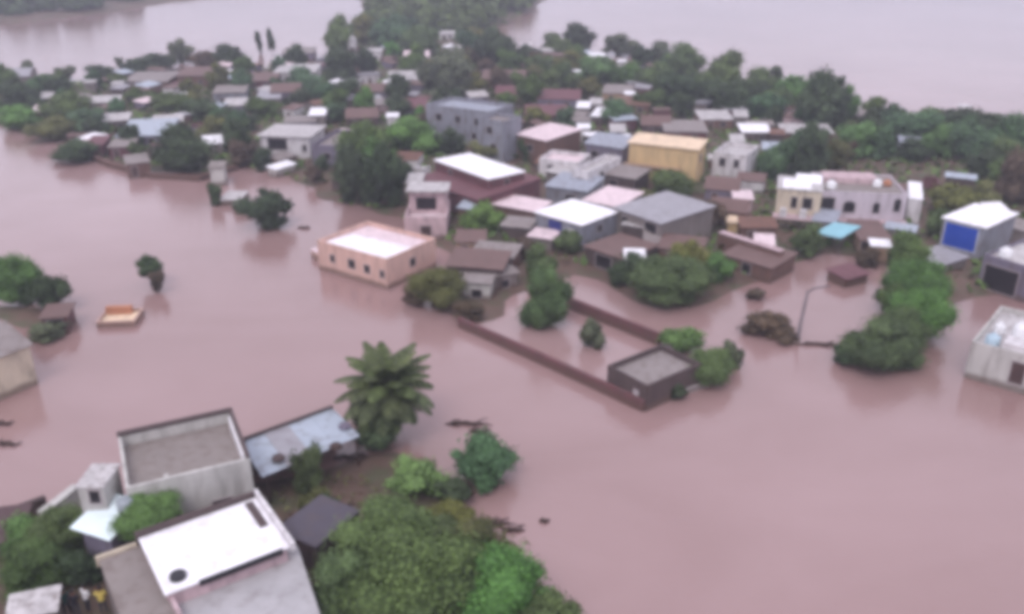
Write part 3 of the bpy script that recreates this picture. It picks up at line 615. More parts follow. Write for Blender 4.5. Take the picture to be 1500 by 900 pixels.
for cx, cy_, wp, hp_, rf, wl, an_, st, lb in HUTS:
    h = 3.0 if wp > 14 else 2.6
    if 'block' in lb or 'cube' in lb or 'tower' in lb: h = 3.6
    c = at(cx, cy_, h); s = ppm(c); wm_ = max(2.2, wp / s); sd = CAM_H / math.hypot(c.y, CAM_H)
    dm = min(max(2.4, hp_ / (s * sd)), wm_ * 1.3 + 1)
    a = R(-an_) - math.atan2(c.x, c.y) * .6
    A = c - Vector((math.cos(a), math.sin(a), 0)) * wm_ / 2 - Vector((-math.sin(a), math.cos(a), 0)) * dm / 2
    ops = []
    if wm_ > 3.4: ops = [(0, .3, 1.2, .9, 1.8, 'door', door_m)] + ([(0, .7, 1.6, 1.0, .9)] if wm_ > 5 else [])
    if st == 'gable': dm = max(dm, 4.5)
    house(A, wm_, dm, h - .3, wl, rf, st, lb, openings=ops, px=False, ang=a, slope={'shed': .5, 'gable': 1.2}.get(st, 0), over=.25, group='houses of the flooded village')
# slim towers
def tower(cx, cyb, hpx, wm_, label, wl='white'):
    p = at(cx, cyb, 0); s = ppm(p); h = hpx / s
    root = empty('water_tower', p, 0, label, 'tower')
    for i, (x, y) in enumerate(((-1, -1), (1, -1), (1, 1), (-1, 1))):
        MB().tube([(x * wm_ * .45, y * wm_ * .45, -1), (x * wm_ * .4, y * wm_ * .4, h * .55)], [.2, .2]).build('leg', W['concrete'], root)
    MB().tube([(0, 0, h * .55), (0, 0, h)], [wm_ * .6, wm_ * .6], 16).build('tank', W[wl], root)
    MB().tube([(0, 0, h), (0, 0, h + .5)], [wm_ * .68, .2], 16).build('cap', W[wl], root)
tower(338, 122, 18, 2.4, 'white tower standing among brown roofs in the left village')
tower(517, 84, 26, 2.4, 'slim bright tower right of the tall tree block')
tower(938, 100, 28, 2.4, 'slim white tower among the far bank trees right of centre')
tower(1410, 176, 20, 2.6, 'small white tower above the far right treeline')

# ------------------------------------------------------------------ trees
def crown_mesh(seed, lobes, leaves, leaf, flat=.0):
    rg = np.random.RandomState(seed); V = []; Fc = []; T = []
    cs = []
    for i in range(lobes):
        while True:
            p = rg.uniform(-1, 1, 3)
            if np.linalg.norm(p) < 1: break
        p = p / (np.linalg.norm(p) + 1e-6) * rg.uniform(.3, .84); rad = rg.uniform(.16, .42); cs.append((p, rad, rg.uniform(-.3, .3)))
    cs.append((np.zeros(3), .5, -.2))
    # inner lumps, toned darker to paint shade into the crown's crevices
    for p, rad, tn in cs:
        bm = bmesh.new(); bmesh.ops.create_icosphere(bm, subdivisions=2, radius=rad * .84)
        i0 = len(V)
        for v in bm.verts:
            q = np.array(v.co) * (1 + rg.uniform(-.16, .16)) + p; V.append(tuple(q))
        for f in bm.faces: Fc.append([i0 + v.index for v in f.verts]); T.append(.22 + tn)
        bm.free()
    wts = np.array([c[1] ** 2 for c in cs]); wts /= wts.sum()
    which = rg.choice(len(cs), leaves, p=wts)
    for k in which:
        p, rad, tn = cs[k]; d = rg.normal(size=3); d /= np.linalg.norm(d)
        if d[2] < -.3 and rg.rand() < .6: d[2] *= -1
        c = p + d * rad * (rg.uniform(.82, 1.2) if rg.rand() < .8 else rg.uniform(1.1, 1.6))
        nrm = d + rg.normal(size=3) * .45; nrm /= np.linalg.norm(nrm)
        a = np.cross(nrm, rg.normal(size=3)); a /= np.linalg.norm(a); b_ = np.cross(nrm, a)
        s = leaf * rg.uniform(.6, 1.3); e = s * rg.uniform(.45, .8); i0 = len(V)
        V.extend([tuple(c - a * s), tuple(c - b_ * e + nrm * s * .2), tuple(c + a * s), tuple(c + b_ * e + nrm * s * .2)]); Fc.append([i0, i0 + 1, i0 + 2, i0 + 3])
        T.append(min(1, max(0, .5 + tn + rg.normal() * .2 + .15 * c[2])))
    me = bpy.data.meshes.new('crown'); me.from_pydata(V, [], Fc); me.update()
    at_ = me.attributes.new('tone', 'FLOAT', 'FACE'); at_.data.foreach_set('value', np.array(T, dtype=np.float32))
    me.materials.append(LM['mid']); return me
CROWNS = {'big': [crown_mesh(11 + i, 46, 13000, .038) for i in range(4)], 'mid': [crown_mesh(31 + i, 24, 3400, .066) for i in range(8)], 'small': [crown_mesh(51 + i, 14, 1500, .09) for i in range(3)]}
def trunk_mesh(seed):
    rg = random.Random(seed); m_ = MB()
    m_.tube([(0, 0, -.25), (rg.uniform(-.04, .04), 0, .3), (rg.uniform(-.08, .08), rg.uniform(-.08, .08), .75)], [.055, .045, .03], 7)
    for k in range(4):
        t = k * 1.57 + rg.uniform(-.4, .4); z = rg.uniform(.3, .55)
        m_.tube([(0, 0, z), (.18 * math.cos(t), .18 * math.sin(t), z + .15), (.42 * math.cos(t), .42 * math.sin(t), z + .34)], [.03, .022, .01], 5)
    me = bpy.data.meshes.new('trunk'); me.from_pydata(m_.v, [], m_.f); me.materials.append(bark_m); me.update(); return me
TRUNKS = [trunk_mesh(i) for i in range(4)]
trnd = random.Random(5)
def tree(cx, cy, wpx, hpx, kind, label, lod=None, lift=.0, name='tree', group='trees of the flooded village', flatten=.5):
    z = 2.5
    for _ in range(6):
        c = at(cx, cy, z); s = ppm(c); al = math.atan2(CAM_H - z, c.y)
        a = wpx / 2 / s; bb = math.sqrt(max((hpx / 2 / s) ** 2 - (a * math.sin(al)) ** 2, (flatten * a) ** 2)) / max(.5, math.cos(al))
        bb = min(bb, 3.2 * a + 1); z = bb * .9 + lift
    c = at(cx, cy, z)
    root = empty(name, (c.x, c.y, 0), trnd.uniform(0, 6.28), label, 'bush' if name == 'bush' else 'tree', group)
    lod = lod or ('big' if wpx * s > 900 else 'mid' if wpx > 34 else 'small')
    me = trnd.choice(CROWNS[lod]); o = bpy.data.objects.new('crown', me); C.objects.link(o); o.parent = root
    k = 1.06; o.scale = (a * k, a * k, bb * k); o.location = (0, 0, z)
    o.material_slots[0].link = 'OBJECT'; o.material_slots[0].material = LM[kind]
    t = bpy.data.objects.new('trunk', trnd.choice(TRUNKS)); C.objects.link(t); t.parent = root
    t.scale = (max(a, 1.5) * 1.1, max(a, 1.5) * 1.1, z * 1.2)
    return root
B = 'bush'
TREES = [
 # far right band
 (1330,190,95,62,'teal','green teal tree row at the far right, left of the small white tower'),
 (1398,182,80,48,'dark','dark tree just left of the small white tower'),
 (1455,192,84,58,'dark','dark rounded tree right of the small white tower'),
 (1500,205,70,66,'teal','teal tree at the far right picture edge'),
 (1217,155,78,92,'dark','big very dark tree above the long pale roof, tallest on the right'),
 (1278,158,34,34,'mid','small round tree hugging the big very dark tree'),
 (1308,172,44,38,'dark','low dark tree between small round and teal trees at the far right'),
 (1168,138,72,58,'vivid','yellowish green tree left of the big very dark tree'),
 (1118,128,64,56,'mid','broad mid green tree under the knob shaped treetop'),
 (1138,108,26,24,'dark','knob shaped dark treetop on the right far bank'),
 (1058,112,76,64,'mid','rounded hump of dull green tree on the far bank'),
 (1005,96,66,52,'mid','dull green far bank tree right of the slim white tower'),
 (962,84,52,38,'grey','grey violet far bank tree behind the slim white tower'),
 (1000,134,90,58,'dark','wide dark tree in front of the dull green far bank tree'),
 (1070,150,80,52,'dark','dark tree above the long pale sloping roof'),
 (1120,160,60,44,'teal','teal tree right of the small pale hut behind the yellow house'),
 (1250,208,64,62,'vivid','fresh green tree below the big very dark tree'),
 (1184,226,62,84,'dark','dark upright tree above the cream wing'),
 (1138,238,56,62,'teal','teal tree left of the dark upright tree'),
 (1222,232,46,52,'olive','pale olive tree right of the dark upright tree'),
 (1290,215,54,50,'teal','teal tree behind the brown field'),
 (1335,222,60,36,'dark','low dark tree at the back of the brown field'),
 (1378,212,60,48,'vivid','green tree at the right back of the brown field'),
 (1432,215,84,56,'teal','broad pale teal tree behind the right edge olive bush'),
 (1440,245,64,44,'dark','dark tree below the broad pale teal tree'),
 (1488,262,60,90,'brown','tall brownish tree at the right edge above the shop'),
 (1395,292,70,52,'olive','olive bush right of the lilac villa'),
 (1440,292,50,50,'olive','yellowish bush above the blue fronted shop'),
 (1035,130,60,50,'mid','mid green tree in the right far bank row before the rounded hump'),
 (1090,138,56,50,'dark','dark tree filling the far bank row under the knob shaped treetop'),
 (1140,150,56,46,'mid','green tree in the far bank row left of the yellowish green tree'),
 (1190,172,50,50,'teal','teal tree at the foot of the big very dark tree'),
 (1275,185,50,48,'dark','dark tree under the small round tree'),
 (1360,195,60,46,'mid','mid green tree filling the far right row'),
 (1425,192,56,44,'teal','teal tree under the small white tower'),
 (1480,225,60,50,'mid','mid green tree at the right edge above the tall brownish tree'),
 (960,115,54,44,'mid','green tree left of the wide dark far bank tree'),
 # far bank centre
 (905,68,60,30,'grey','flat topped far bank tree above the white house'),
 (850,60,56,42,'dark','knobbly dark far bank tree'),
 (812,68,44,34,'mid','low far bank tree left of the knobbly dark one'),
 (775,82,40,30,'dark','small dark tree below the two tiny white blocks'),
 (728,78,62,62,'dark','dark round tree on the bank of the river bend'),
 (690,72,44,48,'teal','teal tree left of the dark round tree at the river bend'),
 (660,112,92,76,'grey','large round grey green tree above the broad blue grey house'),
 (612,62,70,46,'mid','far tree above the dusty pink roof'),
 (570,52,60,52,'teal','teal far tree right of the slim bright tower'),
 (530,40,50,40,'mid','far tree where the land meets the left river'),
 (494,56,50,58,'mid','top of the tall tree column right of the twin columnar trees'),
 (496,98,56,62,'dark','middle tree of the tall tree column in the left centre'),
 (503,136,54,42,'dark','lowest dark tree of the tall tree column in the left centre'),
 (468,140,44,36,'teal','teal tree leaning on the foot of the tall tree column'),
 (880,108,74,48,'vivid','green tree below the white house among far bank trees'),
 (925,112,44,42,'vivid','green tree below the slim white tower'),
 (840,95,60,34,'olive','light olive tree below the knobbly dark tree'),
 (790,100,50,34,'mid','mid green tree right of the long reddish brown roof'),
 (908,168,58,46,'teal','teal tree above the soft blue grey roof'),
 (955,150,46,38,'mid','mid green tree right of the teal tree'),
 # left
 (28,142,66,52,'dark','dark tree at the left edge below the hazy hall'),
 (80,128,62,38,'mid','hazy green tree right of the hazy hall'),
 (40,104,22,32,'grey','thin hazy tree leaning by the hazy hall'),
 (95,108,34,24,'grey','small hazy treetop on the far left river edge'),
 (30,172,64,38,'vivid','fresh green bank tree at the left edge'),
 (95,160,70,46,'mid','mid green tree below the small pale hut on the left'),
 (75,190,66,34,'olive','olive bank tree on the left shore'),
 (130,180,60,40,'teal','grey teal tree left of the wavy bluish roof'),
 (108,222,66,26,'dark','dark low tree at the bend of the left bank'),
 (150,108,44,24,'dark','dark violet tree at the far left river edge'),
 (198,100,56,26,'dark','dark far tree above the long weathered roof'),
 (175,92,14,18,'grey','tiny treetop poking over the far left treeline'),
 (235,92,52,26,'dark','dark far tree left of the round violet treetop'),
 (262,78,40,34,'grey','round violet grey treetop on the left far bank'),
 (298,88,44,24,'brown','low brownish far tree right of the round violet treetop'),
 (342,86,48,38,'dark','dark far tree left of the twin columnar trees'),
 (205,143,46,26,'mid','green tree right of the long narrow pale roof'),
 (250,150,60,32,'mid','green tree above the narrow pale roof'),
 (300,162,60,36,'dark','dark tree left of the thin pale roofed hut'),
 (345,178,60,36,'dark','dark tree above the little brilliant white hut'),
 (262,222,98,66,'dark','big dark rounded tree on the bank of the left village'),
 (352,225,40,44,'brown','brownish tree left of the deep dark veranda house'),
 (385,160,48,32,'mid','green tree above the deep dark veranda house'),
 (442,122,60,40,'teal','blue green tree below the wide pale roofed house'),
 (440,148,50,30,'dark','dark tree above the small bright white roof'),
 (384,234,30,34,'dark','small dark tree at the left foot of the deep dark veranda house'),
 # centre
 (533,218,84,76,'mid','topmost tree of the big dark clump beside the inlet'),
 (522,262,62,84,'dark','left tree of the big dark clump beside the inlet'),
 (563,262,70,98,'dark','right tree of the big dark clump beside the inlet, largest in the village'),
 (545,236,60,60,'vivid','green middle tree of the big clump beside the inlet'),
 (604,202,82,56,'vivid','bright green spreading tree left of the broad blue grey house'),
 (655,212,56,40,'dark','dark tree at the foot of the broad blue grey house'),
 (715,222,60,30,'olive','olive scrub tree behind the bright white slab roof'),
 (772,222,30,40,'dark','small dark tree left of the salmon parapet house'),
 (704,322,60,56,'bright','bright yellow green tree in front of the maroon house'),
 (985,272,84,48,'mid','green tree in front of the yellow house'),
 (940,288,40,20,'olive','low olive tree left of the wide grey tin roof top'),
 (788,388,58,58,'mid','upper green tree at the top of the flooded yard'),
 (800,442,72,84,'vivid','lower bright green tree hanging into the flooded yard'),
 (640,424,78,66,'olive','olive tree right of the peach house corner'),
 (606,436,40,28,'brown','brownish low bush under the peach house corner'),
 (684,455,44,34,'brown','dead brownish bush at the start of the red brown wall'),
 (980,412,120,76,'mid','widest green tree of the scrub below the wide grey tin roof'),
 (932,392,60,50,'dark','dark tree left in the scrub below the wide grey tin roof'),
 (1040,392,66,52,'vivid','fresh tree right in the scrub below the wide grey tin roof'),
 (905,402,40,36,'dark','small dark tree at the open brown shed'),
 (1000,498,62,42,'bright','light green bush behind the grey ruin'),
 (1040,540,74,56,'mid','dark leafy bush right of the grey ruin'),
 (1074,520,28,46,'grey','pale thin bush at the right tip of the ruin'),
 (988,572,36,28,'dark','small dark bush in front of the grey ruin'),
 (1186,356,58,48,'mid','green tree between high mud wall and cyan canopy'),
 (1108,430,30,20,'brown','tiny brown bush at the mud edge'),
 (1328,372,60,56,'mid','green tree at the top of the hedge right of the tan outbuilding'),
 (1342,418,92,76,'vivid','second green tree of the curved hedge in the flood'),
 (1350,465,92,84,'vivid','third and fullest green tree of the curved hedge in the flood'),
 (1292,508,116,74,'mid','lowest wide green tree of the curved hedge in the flood'),
 (1322,486,84,70,'mid','green tree linking the third and the lowest tree of the curved hedge'),
 (1306,440,44,50,'mid','small green tree on the inner side of the curved hedge'),
 (1262,514,64,44,'mid','green bush before the dark tip of the curved hedge'),
 (1244,520,54,36,'dark','dark bush tip of the curved hedge'),
 (1378,330,40,50,'mid','narrow green tree left of the blue fronted shop'),
 (1270,378,34,30,'brown','brownish bush behind the low red brown roof'),
 (1160,300,40,34,'dark','dark bush under the cream wing balcony'),
 # left water
 (20,414,72,76,'vivid','bright green tree at the left edge behind the cream house'),
 (70,430,58,60,'dark','dark grey green tree right of the bright left edge tree'),
]
for t in TREES: tree(*t[:4], t[4], t[5])
WATERB = [
 (868,492,36,46,'grey','grey half drowned bush inside the flooded yard'),
 (392,308,72,64,'dark','dark half drowned bush, biggest in the inlet'),
 (315,286,28,36,'dark','small upright dark bush at the left of the inlet'),
 (357,300,34,22,'grey','low grey bush between the inlet bushes'),
 (66,486,58,34,'grey','pale grey green bush in the water beside the cream house'),
 (1120,476,66,28,'brown','brown half drowned thicket left of the bent pole'),
 (1150,492,40,16,'brown','flat brown drift of branches at the foot of the bent pole'),
]
for t in WATERB: tree(*t[:4], t[4], t[5], name='bush', group='bushes standing in the flood', lift=-.2)
NEART = [
 (706,684,104,76,'teal','blue green round tree on the foreground shore','mid'),
 (612,702,86,60,'bright','fresh bright green tree left of the blue green round tree','mid'),
 (452,690,46,76,'mid','thin green tree in front of the patched awning','mid'),
 (560,630,84,40,'dark','dark shrub mass around the foot of the palm','mid'),
 (530,606,40,40,'grey','grey green shrub between palm and awning','mid'),
 (480,750,64,44,'dark','dark shrub left of the wide green tree','mid'),
 (662,716,60,44,'dark','dark shrub joining the bright tree and the blue green round tree','mid'),
 (640,790,80,66,'mid','mid green tree filling the back of the foreground clump','big'),
 (672,870,90,90,'dark','dark tree wedged between the largest and the light green tree','big'),
 (462,738,44,46,'olive','olive shrub below the patched awning','mid'),
 (215,758,90,58,'bright','bright green tree against the front wall of the terrace house','big'),
 (92,778,88,76,'mid','mid green tree left of the mint white sheet','big'),
 (50,832,104,76,'mid','broad green tree in the lower left corner','big'),
 (34,796,84,56,'vivid','green tree covering the dark reddish roofed shed in the lower left corner','mid'),
 (120,830,60,60,'dark','dark tree behind the grey brown flat roof','mid'),
 (565,790,150,110,'mid','wide green tree above the largest foreground tree','big'),
 (605,862,190,150,'mid','largest dark green tree at the bottom centre','big'),
 (505,862,108,104,'mid','green tree touching the lower grey concrete roof','big'),
 (735,868,150,120,'vivid','light green tree at the bottom right of the foreground clump','big'),
 (695,806,96,84,'olive','olive green tree between the foreground clump and the water','big'),
 (800,905,90,90,'mid','low green tree at the lower right end of the foreground clump','mid'),
 (655,755,70,40,'olive','low olive shrub on the foreground mud','mid'),
]
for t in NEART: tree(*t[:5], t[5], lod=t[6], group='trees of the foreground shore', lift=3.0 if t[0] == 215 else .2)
tree(218, 392, 40, 32, 'dark', 'lone dark topped tree standing in the open flood', group='bushes standing in the flood', lift=1.2)
tree(230, 412, 26, 34, 'brown', 'brown bush leaning on the lone dark topped tree', name='bush', group='bushes standing in the flood', lift=.2)
wall_line([(108, 216), (160, 238), (222, 254), (292, 258), (345, 243)], .9, .6, W['brown'], 'low muddy embankment wall along the left village bank')
# further trees between the houses, each described by the house nearest to it
bpy.context.view_layer.update()
HS = []
for o in list(C.objects):
    if o.parent is None and o.get('category') == 'house':
        L_, D_, H_ = o['dims']; c = o.matrix_basis @ Vector((L_ / 2, D_ / 2, 0)); HS.append((c.x, c.y, max(L_, D_) / 2, o['label']))
TS = [(o.location.x, o.location.y) for o in C.objects if o.parent is None and o.get('category') in ('tree', 'bush')]
frg = random.Random(21); used = set(); nfill = 0
HERO = ((1340, 1445, 285, 380), (1130, 1340, 240, 345), (180, 262, 165, 205), (375, 460, 175, 240), (630, 770, 225, 300), (780, 1035, 275, 375), (920, 1040, 195, 250))
def to_px(x, y):
    dz = y * cp + CAM_H * sp; return F * x / dz + 750, 450 + F * (CAM_H * cp - y * sp) / dz
def near_label(x, y, kw, kindw, ok=5):
    for h_ in sorted(HS0, key=lambda h_: math.hypot(x - h_[0], y - h_[1]))[:ok]:
        dx, dy = x - h_[0], y - h_[1]; dr = ('right of' if dx > 0 else 'left of') if abs(dx) > abs(dy) else ('behind' if dy > 0 else 'in front of')
        lb = f'{kw} {kindw} {dr} the {h_[3]}'
        if len(lb.split()) <= 16 and (kindw, dr, h_[3]) not in used: used.add((kindw, dr, h_[3])); return lb
HS0 = list(HS); ns_ = 0
for _ in range(16000):
    if ns_ >= 135: break
    x, y = frg.uniform(-150, 170), frg.uniform(100, 300)
    ax, ay = np.array([x]), np.array([y])
    if not inpoly(ax, ay, VILLAGE)[0] or distpoly(ax, ay, VILLAGE)[0] < 3: continue
    u, v = to_px(x, y)
    if not (60 < u < 1495 and 70 < v < 420) or (1270 < u < 1500 and v < 275) or (u > 1060 and v < 175): continue
    wd, dp_ = frg.uniform(2.2, 5.0) * (1 + max(0, y - 160) / 400), frg.uniform(2.0, 4.0); rr_2 = max(wd, dp_) * .55
    if any(x0 < u < x1 and y0 < v < y1 for x0, x1, y0, y1 in HERO): continue
    if any(math.hypot(x - h_[0], y - h_[1]) < h_[2] + rr_2 + .2 for h_ in HS): continue
    if any(math.hypot(x - t[0], y - t[1]) < 2.2 for t in TS): continue
    rf = frg.choice(['offwhite', 'grey', 'brown', 'rust', 'tin', 'white', 'maroon', 'bluetin', 'pinkwhite', 'brown', 'grey', 'violetslab'])
    wl = frg.choice(['dark', 'brown', 'maroon', 'violet', 'grey', 'dark', 'pink', 'white'])
    kw = {'offwhite': 'dirty white roofed', 'grey': 'dull grey roofed', 'brown': 'brown roofed', 'rust': 'rusty roofed', 'tin': 'grey tin', 'white': 'bright white roofed', 'maroon': 'maroon roofed', 'bluetin': 'pale bluish', 'pinkwhite': 'pinkish roofed', 'violetslab': 'dark roofed'}[rf]
    lab = near_label(x, y, kw, 'shack', 10)
    if not lab: continue
    a_ = frg.choice([-.5, -.35, .25, 1.1]) + frg.uniform(-.2, .2)
    A = Vector((x, y, 0)) - Vector((math.cos(a_), math.sin(a_), 0)) * wd / 2 - Vector((-math.sin(a_), math.cos(a_), 0)) * dp_ / 2
    st = frg.choice(['shed', 'shed', 'flat', 'ruin' if y < 190 else 'shed', 'gable' if wd > 3.5 else 'shed'])
    house(A, wd, dp_, frg.uniform(1.7, 3.1), wl, rf, st, lab, openings=[(0, .5, 1.0, .8, 1.5, 'door', frg.choice([pane_m, door_m]))] if frg.random() < .7 else (), px=False, ang=a_, slope=frg.uniform(.2, .7), over=frg.uniform(.1, .35), cat='shack', name='shack', group='shacks between the village houses')
    HS.append((x, y, rr_2, lab)); ns_ += 1
print('shacks', ns_)
for _ in range(6000):
    if nfill >= 100: break
    x, y = frg.uniform(-170, 190), frg.uniform(95, 330)
    ax, ay = np.array([x]), np.array([y])
    if not inpoly(ax, ay, VILLAGE)[0] or distpoly(ax, ay, VILLAGE)[0] < 2.5: continue
    dz = y * cp + CAM_H * sp; u = F * x / dz + 750; v = 450 + F * (CAM_H * cp - y * sp) / dz
    if not (5 < u < 1495 and 30 < v < 420) or (1290 < u < 1400 and 228 < v < 275): continue
    if any(x0 < u < x1 and y0 < v < y1 for x0, x1, y0, y1 in ((1335, 1500, 285, 410), (1040, 1105, 205, 250), (365, 412, 30, 100), (1130, 1340, 240, 350), (180, 262, 165, 215), (375, 470, 175, 260), (600, 780, 220, 320), (780, 1035, 200, 375), (465, 525, 20, 160))): continue
    a = frg.uniform(1.5, 2.9) * (1 + max(0, y - 150) / 220)
    if min(math.hypot(x - t[0], y - t[1]) for t in TS) < a * 1.25: continue
    if any(math.hypot(x - h_[0], y - h_[1]) < h_[2] + a * .55 for h_ in HS): continue
    kind, kw = frg.choice([('dark', 'dark'), ('mid', 'dull green'), ('mid', 'mid green'), ('dark', 'deep-green'), ('vivid', 'fresh green'), ('teal', 'blue green'), ('olive', 'olive'), ('brown', 'brownish')])
    lab = None
    for h_ in sorted(HS0, key=lambda h_: math.hypot(x - h_[0], y - h_[1]))[:4]:
        dx, dy = x - h_[0], y - h_[1]; dr = ('right of' if dx > 0 else 'left of') if abs(dx) > abs(dy) else ('behind' if dy > 0 else 'in front of')
        lb = f'{kw} tree {dr} the {h_[3]}'.replace('the the ', 'the ')
        if len(lb.split()) <= 16 and (dr, h_[3]) not in used: lab = lb; used.add((dr, h_[3])); break
    if not lab: continue
    root = empty('tree', (x, y, 0), frg.uniform(0, 6.28), lab, 'tree', 'trees of the flooded village'); hh = a * frg.uniform(.75, 1.15)
    o = bpy.data.objects.new('crown', frg.choice(CROWNS['mid'])); C.objects.link(o); o.parent = root; o.scale = (a, a, hh); o.location = (0, 0, hh + .5)
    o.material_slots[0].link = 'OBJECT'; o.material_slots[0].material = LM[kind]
    t = bpy.data.objects.new('trunk', frg.choice(TRUNKS)); C.objects.link(t); t.parent = root; t.scale = (a, a, hh * 1.5)
    TS.append((x, y)); nfill += 1
print('filled', nfill)
# columnar trees
for cx, cy_, lb in ((379, 62, 'left of the twin dark columnar trees'), (397, 62, 'right and taller of the twin dark columnar trees')):
    tree(cx, cy_, 11, 34 if cx < 390 else 42, 'dark', lb, name='columnar_tree', lod='small')

# palm
pr = at(572, 640); palm = empty('palm_tree', pr, 0, 'large coconut palm beside the patched blue awning', 'palm tree')
PH = 5.0
MB().tube([(0, 0, -1), (.1, 0, 1.5), (0, .1, 3.2), (0, 0, PH)], [.30, .24, .2, .22], 10).build('trunk', bark_m, palm, smooth=True)
palm_m = leafmat('palm frond', (84, 96, 62), .4)
prn = random.Random(3)
for k in range(46):
    az = k * 2.399; up = 1.25 - 1.75 * (k / 46) + prn.uniform(-.1, .1); Ln = prn.uniform(3.8, 4.9)
    pts = []; p = Vector((0, 0, PH)); d = Vector((math.cos(az) * math.cos(up), math.sin(az) * math.cos(up), math.sin(up)))
    n_ = 9
    for i in range(n_ + 1):
        pts.append(p.copy()); p = p + d * Ln / n_; d.z -= .13; d.normalize()
    m_ = MB(); m_.tube(pts, [.045 * (1 - i / (n_ + 3)) for i in range(n_ + 1)], 4)
    for i in range(n_ * 4):
        t = i / (n_ * 4) * n_; a = pts[int(t)].lerp(pts[min(n_, int(t) + 1)], t % 1)
        dr = (pts[min(n_, int(t) + 1)] - pts[int(t)]).normalized(); sd = dr.cross(Vector((0, 0, 1))).normalized()
        ll = .85 * math.sin(math.pi * min(.97, .12 + t / n_ * .85)) + .1
        for s_ in (-1, 1):
            e = a + sd * s_ * ll + dr * ll * .5 + Vector((0, 0, -.35 * ll)); m_.poly([a, a + dr * .17, e + dr * .06, e])
    o = m_.build('frond', palm_m, palm)
    at_ = o.data.attributes.new('tone', 'FLOAT', 'FACE'); at_.data.foreach_set('value', np.clip(np.random.RandomState(k).normal(.5 - .25 * (k / 46), .2, len(o.data.polygons)), 0, 1).astype(np.float32))

# undergrowth on the land
rg = np.random.RandomState(9)
xx = rg.uniform(-230, 260, 90000); yy = rg.uniform(60, 420, 90000)
msk = (inpoly(xx, yy, VILLAGE) & (distpoly(xx, yy, VILLAGE) > 1.0)) & (noise2(xx, yy, 14, 8) > -.55)
xa, ya = xx[msk], yy[msk]
xn = rg.uniform(-40, 10, 9000); yn = rg.uniform(42, 75, 9000); mk = inpoly(xn, yn, NEAR) & (noise2(xn, yn, 4, 8) > 0.0)
def scrub(xs_, ys_, size, name, m, seed):
    rg = np.random.RandomState(seed); V = []; Fc = []; T = []
    zz = ground_h(xs_, ys_)
    for x, y, z in zip(xs_, ys_, zz):
        c = np.array([x, y, z + rg.uniform(.0, .9) * size * 1.5]); nrm = rg.normal(size=3); nrm[2] = abs(nrm[2]) + .5; nrm /= np.linalg.norm(nrm)
        a = np.cross(nrm, rg.normal(size=3)); a /= np.linalg.norm(a); b_ = np.cross(nrm, a); s = size * rg.uniform(.5, 1.3); i0 = len(V)
        V.extend([tuple(c - a * s), tuple(c - b_ * s * .6), tuple(c + a * s), tuple(c + b_ * s * .6)]); Fc.append([i0, i0 + 1, i0 + 2, i0 + 3]); T.append(rg.uniform(0, 1))
    me = bpy.data.meshes.new(name); me.from_pydata(V, [], Fc); me.update()
    at_ = me.attributes.new('tone', 'FLOAT', 'FACE'); at_.data.foreach_set('value', np.array(T, dtype=np.float32)); me.materials.append(m)
    o = bpy.data.objects.new(name, me); C.objects.link(o); return o
tag(scrub(xa, ya, .75, 'undergrowth', LM['mid'], 1), 'dark scrub and weeds growing between the village houses', 'undergrowth', kind='stuff')
tag(scrub(xn[mk], yn[mk], .22, 'shore_weeds', LM['olive'], 2), 'low weeds on the muddy foreground shore', 'weeds', kind='stuff')
# far wood and far shore
def wood(poly, n_, r0, r1, name, label, seed, m):
    rg = np.random.RandomState(seed); P = np.array(poly); V = []; Fc = []; T = []
    cnt = 0
    while cnt < n_:
        x = rg.uniform(P[:, 0].min(), P[:, 0].max()); y = rg.uniform(P[:, 1].min(), P[:, 1].max())
        if not inpoly(np.array([x]), np.array([y]), poly)[0]: continue
        cnt += 1; rad = rg.uniform(r0, r1); h = rad * rg.uniform(.9, 1.3)
        for k in range(130):
            d = rg.normal(size=3); d /= np.linalg.norm(d); d[2] = abs(d[2]); c = np.array([x, y, h * .5]) + d * np.array([rad, rad, h]) * rg.uniform(.75, 1.05)
            nrm = d + rg.normal(size=3) * .4; nrm /= np.linalg.norm(nrm); a = np.cross(nrm, rg.normal(size=3)); a /= np.linalg.norm(a); b_ = np.cross(nrm, a); s = rad * .26; i0 = len(V)
            V.extend([tuple(c - a * s), tuple(c - b_ * s), tuple(c + a * s), tuple(c + b_ * s)]); Fc.append([i0, i0 + 1, i0 + 2, i0 + 3]); T.append(rg.uniform(.1, .8))
    me = bpy.data.meshes.new(name); me.from_pydata(V, [], Fc); me.update()
    at_ = me.attributes.new('tone', 'FLOAT', 'FACE'); at_.data.foreach_set('value', np.array(T, dtype=np.float32)); me.materials.append(m)
    o = bpy.data.objects.new(name, me); C.objects.link(o); return tag(o, label, 'wood', kind='stuff')
wood(W2([(560, 50), (690, 50), (770, 16), (780, 0), (545, 0), (550, 25)]), 230, 3, 6.5, 'far_wood', 'hazy green wood covering the far river bend', 4, LM['mid'])
wood(W2([(-500, 50), (0, 32), (60, 27), (130, 18), (170, 12), (200, 4), (200, -14), (-700, 10)]), 300, 4, 6.5, 'far_shore_wood', 'hazy dark wood on the opposite shore at the upper left', 5, LM['dark'])

